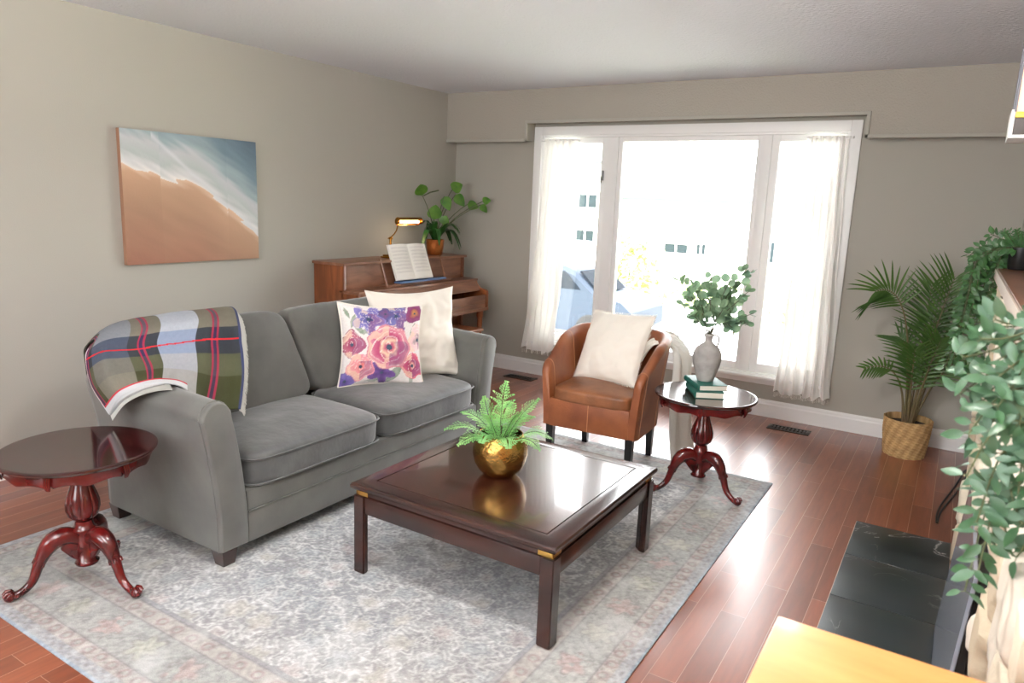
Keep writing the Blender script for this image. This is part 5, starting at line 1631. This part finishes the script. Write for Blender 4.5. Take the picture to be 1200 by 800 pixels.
def bush(name, loc, r, n, m, label, cat='bush', sx=1, sz=1, trunk=0):
    t = thing(name, loc, label, cat)
    rnd = random.Random(int(abs(loc[0]) * 100) + n); g = G()
    for k in range(n):
        a = rnd.uniform(0, 2 * PI); b = math.acos(rnd.uniform(-.4 if not trunk else -1, 1)); q = r * rnd.uniform(.55, 1)
        p = V((q * sin(b) * cos(a) * sx, q * sin(b) * sin(a), q * cos(b) * sz + trunk + (r * sz if trunk else r * .35)))
        d = V((rnd.uniform(-1, 1), rnd.uniform(-1, 1), rnd.uniform(-.4, 1))).normalized()
        leaf_geo(g, p, d, V((rnd.uniform(-1, 1), rnd.uniform(-1, 1), 1)), r * .22, r * .07, seg=2)
    g.build('foliage', m, t, smooth=0)
    g = G(); g.tube([(0, 0, 0), (.02, 0, trunk * .6 + r * .3), (0, 0, trunk + r * .8)], [.08 + .03 * r, .06, .03], 8); g.build('trunk', M['stem'], t)
yel = mat('yellow green foliage', (190, 198, 130), .9, spec=.1, c2=(160, 176, 120), vscale=1.5)
grn = mat('green foliage', (150, 176, 140), .9, spec=.1, c2=(120, 150, 120), vscale=1.5)
bush('yellow_shrub', (-4.9, 16.0, GZ), 1.15, 1100, yel, 'tall yellow-green shrub across the street, seen beside the left mullion', sz=1.5)
bush('hedge', (-2.6, 15.0, GZ), .62, 700, yel, 'low yellow-green hedge across the street behind the eucalyptus', 'hedge', sx=2.0, sz=.8)
bush('young_tree', (-8.9, 15.5, GZ), 1.2, 900, grn, 'green tree seen through the left window light above the car', 'tree', trunk=1.2)
bush('yellow_shrub', (.30, 14.0, GZ), .5, 500, yel, 'small yellow-green shrub seen through the right window light', sz=1.2)

def make_house(loc, W, D, h, rh, wins, label, two=False):
    t = thing('house', loc, label, 'house')
    wm = mat('white siding', (232, 230, 226), .8, bump=.3, bscale=6, stretch=(.1, .1, 6)); rm = mat('grey shingles', (150, 150, 148), .9, var=.1, vscale=4)
    g = G(); g.box((-W / 2, 0, 0), (W / 2, D, h)); g.build('walls', wm, t, smooth=0)
    g = G(); g.prism([(-.6, h - .06), (D + .6, h - .06), (D / 2, h + rh)], -W / 2 - .5, W / 2 + .5, 'x')
    g.build('roof', rm, t, smooth=0)
    g = G(); g.box((-W / 2 - .52, -.70, h - .10), (W / 2 + .52, -.60, h + .02)); g.build('gutter', mat('gutter', (70, 74, 74), .9, spec=.05), t)
    for (x, z, w, hh) in wins:
        g = G(); frame(g, x - w / 2, x + w / 2, z - hh / 2, z + hh / 2, .08, -.06, .0); g.box((x - .03, -.06, z - hh / 2 + .08), (x + .03, 0, z + hh / 2 - .08)); f = g.build('window', M['white'], t)
        g = G(); g.box((x - w / 2 + .08, -.03, z - hh / 2 + .08), (x + w / 2 - .08, -.005, z + hh / 2 - .08)); g.build('pane', mat('dark pane', (38, 46, 50), .9, spec=.05), f)
make_house((-2.6, 22.0, GZ), 10.3, 7, 3.2, 1.1, [(-2.9, 1.3, 1.1, .5), (-1.9, 1.33, .5, .55), (.6, 1.4, .6, .9), (-4.2, 1.33, .6, .55)], 'white single-storey house with grey roof straight across the street')
make_house((-12.45, 22.5, GZ), 6.6, 7, 4.6, 1.2, [(2.75, 3.0, 1.0, .7), (2.7, 1.55, 1.0, .6), (-.6, 3.0, 1.2, .8)], 'white two-storey house seen through the left window light')

def make_car():
    t = thing('parked_car', (-3.5, 8.3, GZ + .02), 'dark blue SUV parked on the street outside the window', 'car')
    paint = mat('dark blue car paint', (40, 48, 58), .6, spec=.15); gl = mat('car window', (22, 27, 33), .7, spec=.05); tyre = mat('tyre', (24, 24, 24), .9)
    # side outline (x along the car, nose to +x)
    side = [(-2.25, .45), (-2.28, .85), (-2.15, 1.05), (-1.95, 1.45), (-1.7, 1.62), (.6, 1.62), (.95, 1.5), (1.45, 1.08), (2.05, .98), (2.28, .80), (2.3, .45), (2.1, .30), (-2.1, .30)]
    g = G(); rings = []
    for y, k in ((-.88, .93), (-.80, 1), (.80, 1), (.88, .93)):
        rings.append([(x * (.99 + .01 * k), y * (1 if z < 1.1 else .86), .3 + (z - .3) * (k if z > 1.2 else 1)) for x, z in side])
    g.loft(rings); g.build('body', paint, t, smooth=30)
    for s in (-1, 1):
        for (a, b) in (((-1.88, 1.08), (-1.0, 1.52)), ((-.93, 1.08), (-.1, 1.52)), ((-.03, 1.08), (1.15, 1.50))):
            g = G(); x1t = b[0] - (.4 if b[0] > .5 else 0)
            g.prism([(a[0], a[1]), (b[0] + (.1 if b[0] > .5 else 0), a[1]), (x1t, b[1]), (a[0] + (.12 if a[0] < -1.5 else 0), b[1])], min(s * .78, s * .86), max(s * .78, s * .86), 'y'); g.build('side_window', gl, t, smooth=0)
    g = G(); g.prism([(1.02, 1.50), (1.46, 1.11), (1.48, 1.11), (1.06, 1.52)], -.66, .66, 'y'); g.build('windscreen', gl, t, smooth=0)
    for x in (-1.4, 1.42):
        for s in (-1, 1):
            g = G(); g.lathe([(0, -.12), (.2, -.12), (.31, -.11), (.34, -.08), (.34, .08), (.31, .11), (.2, .12), (0, .12)], 28, M=Matrix.Translation((x, s * .80, .34)) @ Matrix.Rotation(PI / 2, 4, 'X')); w = g.build('wheel', tyre, t)
            g = G(); g.lathe([(0, -.13), (.19, -.13), (.19, .13), (0, .13)], 20, M=Matrix.Translation((x, s * .80, .34)) @ Matrix.Rotation(PI / 2, 4, 'X')); g.build('hubcap', M['trimgrey'], w)
    for s in (-1, 1):
        g = G(); g.box((2.12, min(s * .5, s * .8), .68), (2.27, max(s * .5, s * .8), .80), .02); g.build('headlight', M['white'], t)
make_car()

# ------------------------------------------------------------------ light
w = bpy.data.worlds.new('World'); sc.world = w; w.use_nodes = True
nt = w.node_tree; bg = nt.nodes['Background']
bg.inputs[0].default_value = (.97, .985, 1.0, 1); bg.inputs[1].default_value = 15.0
sun = bpy.data.lights.new('sun', 'SUN'); sun.energy = 14; sun.angle = .02; sun.color = (1, .96, .9)
so = bpy.data.objects.new('sun', sun); link(so); so.rotation_euler = (math.radians(48), 0, math.radians(-25))   # shines towards the far houses

def area(name, loc, rot, sx, sy, e, colr=(1, 1, 1), portal=False):
    l = bpy.data.lights.new(name, 'AREA'); l.shape = 'RECTANGLE'; l.size = sx; l.size_y = sy; l.energy = e; l.color = colr
    if portal: l.cycles.is_portal = True
    o = bpy.data.objects.new(name, l); link(o); o.location = loc; o.rotation_euler = rot
    return o
area('window_portal', (2.1, .17, 1.2), (-PI / 2, 0, 0), 2.5, 1.85, 1, portal=True)
area('rear_portal', (2.1, YB - .16, 1.52), (PI / 2, 0, 0), 2.2, 1.25, 1, portal=True)

# torchiere uplights, added unseen behind the camera to wash the ceiling
def torchiere(x, y, label, e):
    t = thing('fill_torchiere', (x, y, 0), label, 'lamp')
    g = G(); g.lathe([(0, 0), (.14, 0), (.145, .01), (.13, .025), (.02, .04), (0, .04)], 32); g.build('base', M['brass'], t)
    g = G(); g.tube([(0, 0, .035), (0, 0, 1.62)], .012, 12); g.build('pole', M['brass'], t)
    g = G(); g.lathe([(0, 1.60), (.03, 1.605), (.12, 1.66), (.19, 1.74), (.195, 1.745), (.185, 1.745), (.115, 1.672), (0, 1.63)], 40); g.build('lamp_shade', M['white'], t)
    l = bpy.data.lights.new('fill_glow', 'AREA'); l.shape = 'DISK'; l.size = .30; l.energy = e; l.color = (1, .975, .94)
    o = bpy.data.objects.new('fill_glow', l); link(o, t); o.location = (0, 0, 1.742); o.rotation_euler = (PI, 0, 0)
torchiere(2.7, -6.3, 'brass torchiere fill light, added unseen behind the camera on the sofa side', 120)
torchiere(3.9, -6.9, 'brass torchiere fill light, added unseen behind the camera by the right wall', 300)

# opal globe above the frame, an added light that brightens the far wall
def add_fill_globe(x, y, e):
    t = thing('fill_globe', (x, y, H), 'opal globe fill light, added unseen on the ceiling between the coffee table and the camera', 'fill light')
    g = G(); g.lathe([(0, -.001), (.075, -.001), (.075, -.02), (.05, -.045), (.045, -.075), (0, -.075)], 28); g.build('base', M['brass'], t)
    g = G(); bm = bmesh.new(); bmesh.ops.create_uvsphere(bm, u_segments=28, v_segments=16, radius=.12); g.bm(bm, M=Matrix.Translation((0, 0, -.185)))
    g.build('globe', mat('lit opal glass', (255, 250, 243), .3, emit=e), t)
add_fill_globe(3.2, -4.0, 155)

# repeats share a group
for o in list(bpy.data.objects):
    if o.parent is None and 'category' in o:
        n = o.name.split('.')[0]
        gr = {'side_table': 'carved round pedestal tables', 'book': 'teal books stacked on the round table', 'curtain': 'sheer window curtains', 'floor_vent': 'metal floor vents',
              'trailing_plant': 'trailing plants on the mantel', 'house': 'houses across the street', 'yellow_shrub': 'yellow-green shrubs across the street', 'fill_torchiere': 'added torchiere fill lights'}.get(n)
        if gr: o['group'] = gr

# ------------------------------------------------------------------ camera
f, cx, cy, cz, yaw, pit, rol = 839.70, 4.0719, -5.4817, 1.5247, -.5536, .19330, .03984
fw = V((sin(yaw) * cos(pit), cos(yaw) * cos(pit), -sin(pit)))
r0 = V((cos(yaw), -sin(yaw), 0)); u0 = r0.cross(fw)
r = r0 * cos(rol) + u0 * sin(rol); u = -r0 * sin(rol) + u0 * cos(rol)
cam = bpy.data.cameras.new('camera'); cam.sensor_width = 36; cam.lens = f / 1200 * 36; cam.clip_start = .02; cam.clip_end = 200
co = bpy.data.objects.new('camera', cam); link(co)
mw = Matrix((r, u, -fw)).transposed().to_4x4(); mw.translation = V((cx, cy, cz)); co.matrix_world = mw
cam.dof.use_dof = True; cam.dof.focus_distance = 3.6; cam.dof.aperture_fstop = 5.0
sc.camera = co

vs_ = sc.view_settings
vs_.view_transform = 'Standard'; vs_.look = 'None'; vs_.gamma = 1; vs_.exposure = .27; vs_.use_curve_mapping = False
sc.cycles.max_bounces = 10; sc.cycles.diffuse_bounces = 6; sc.cycles.transparent_max_bounces = 24
sc.cycles.sample_clamp_indirect = 6
sc.cycles.use_denoising = True
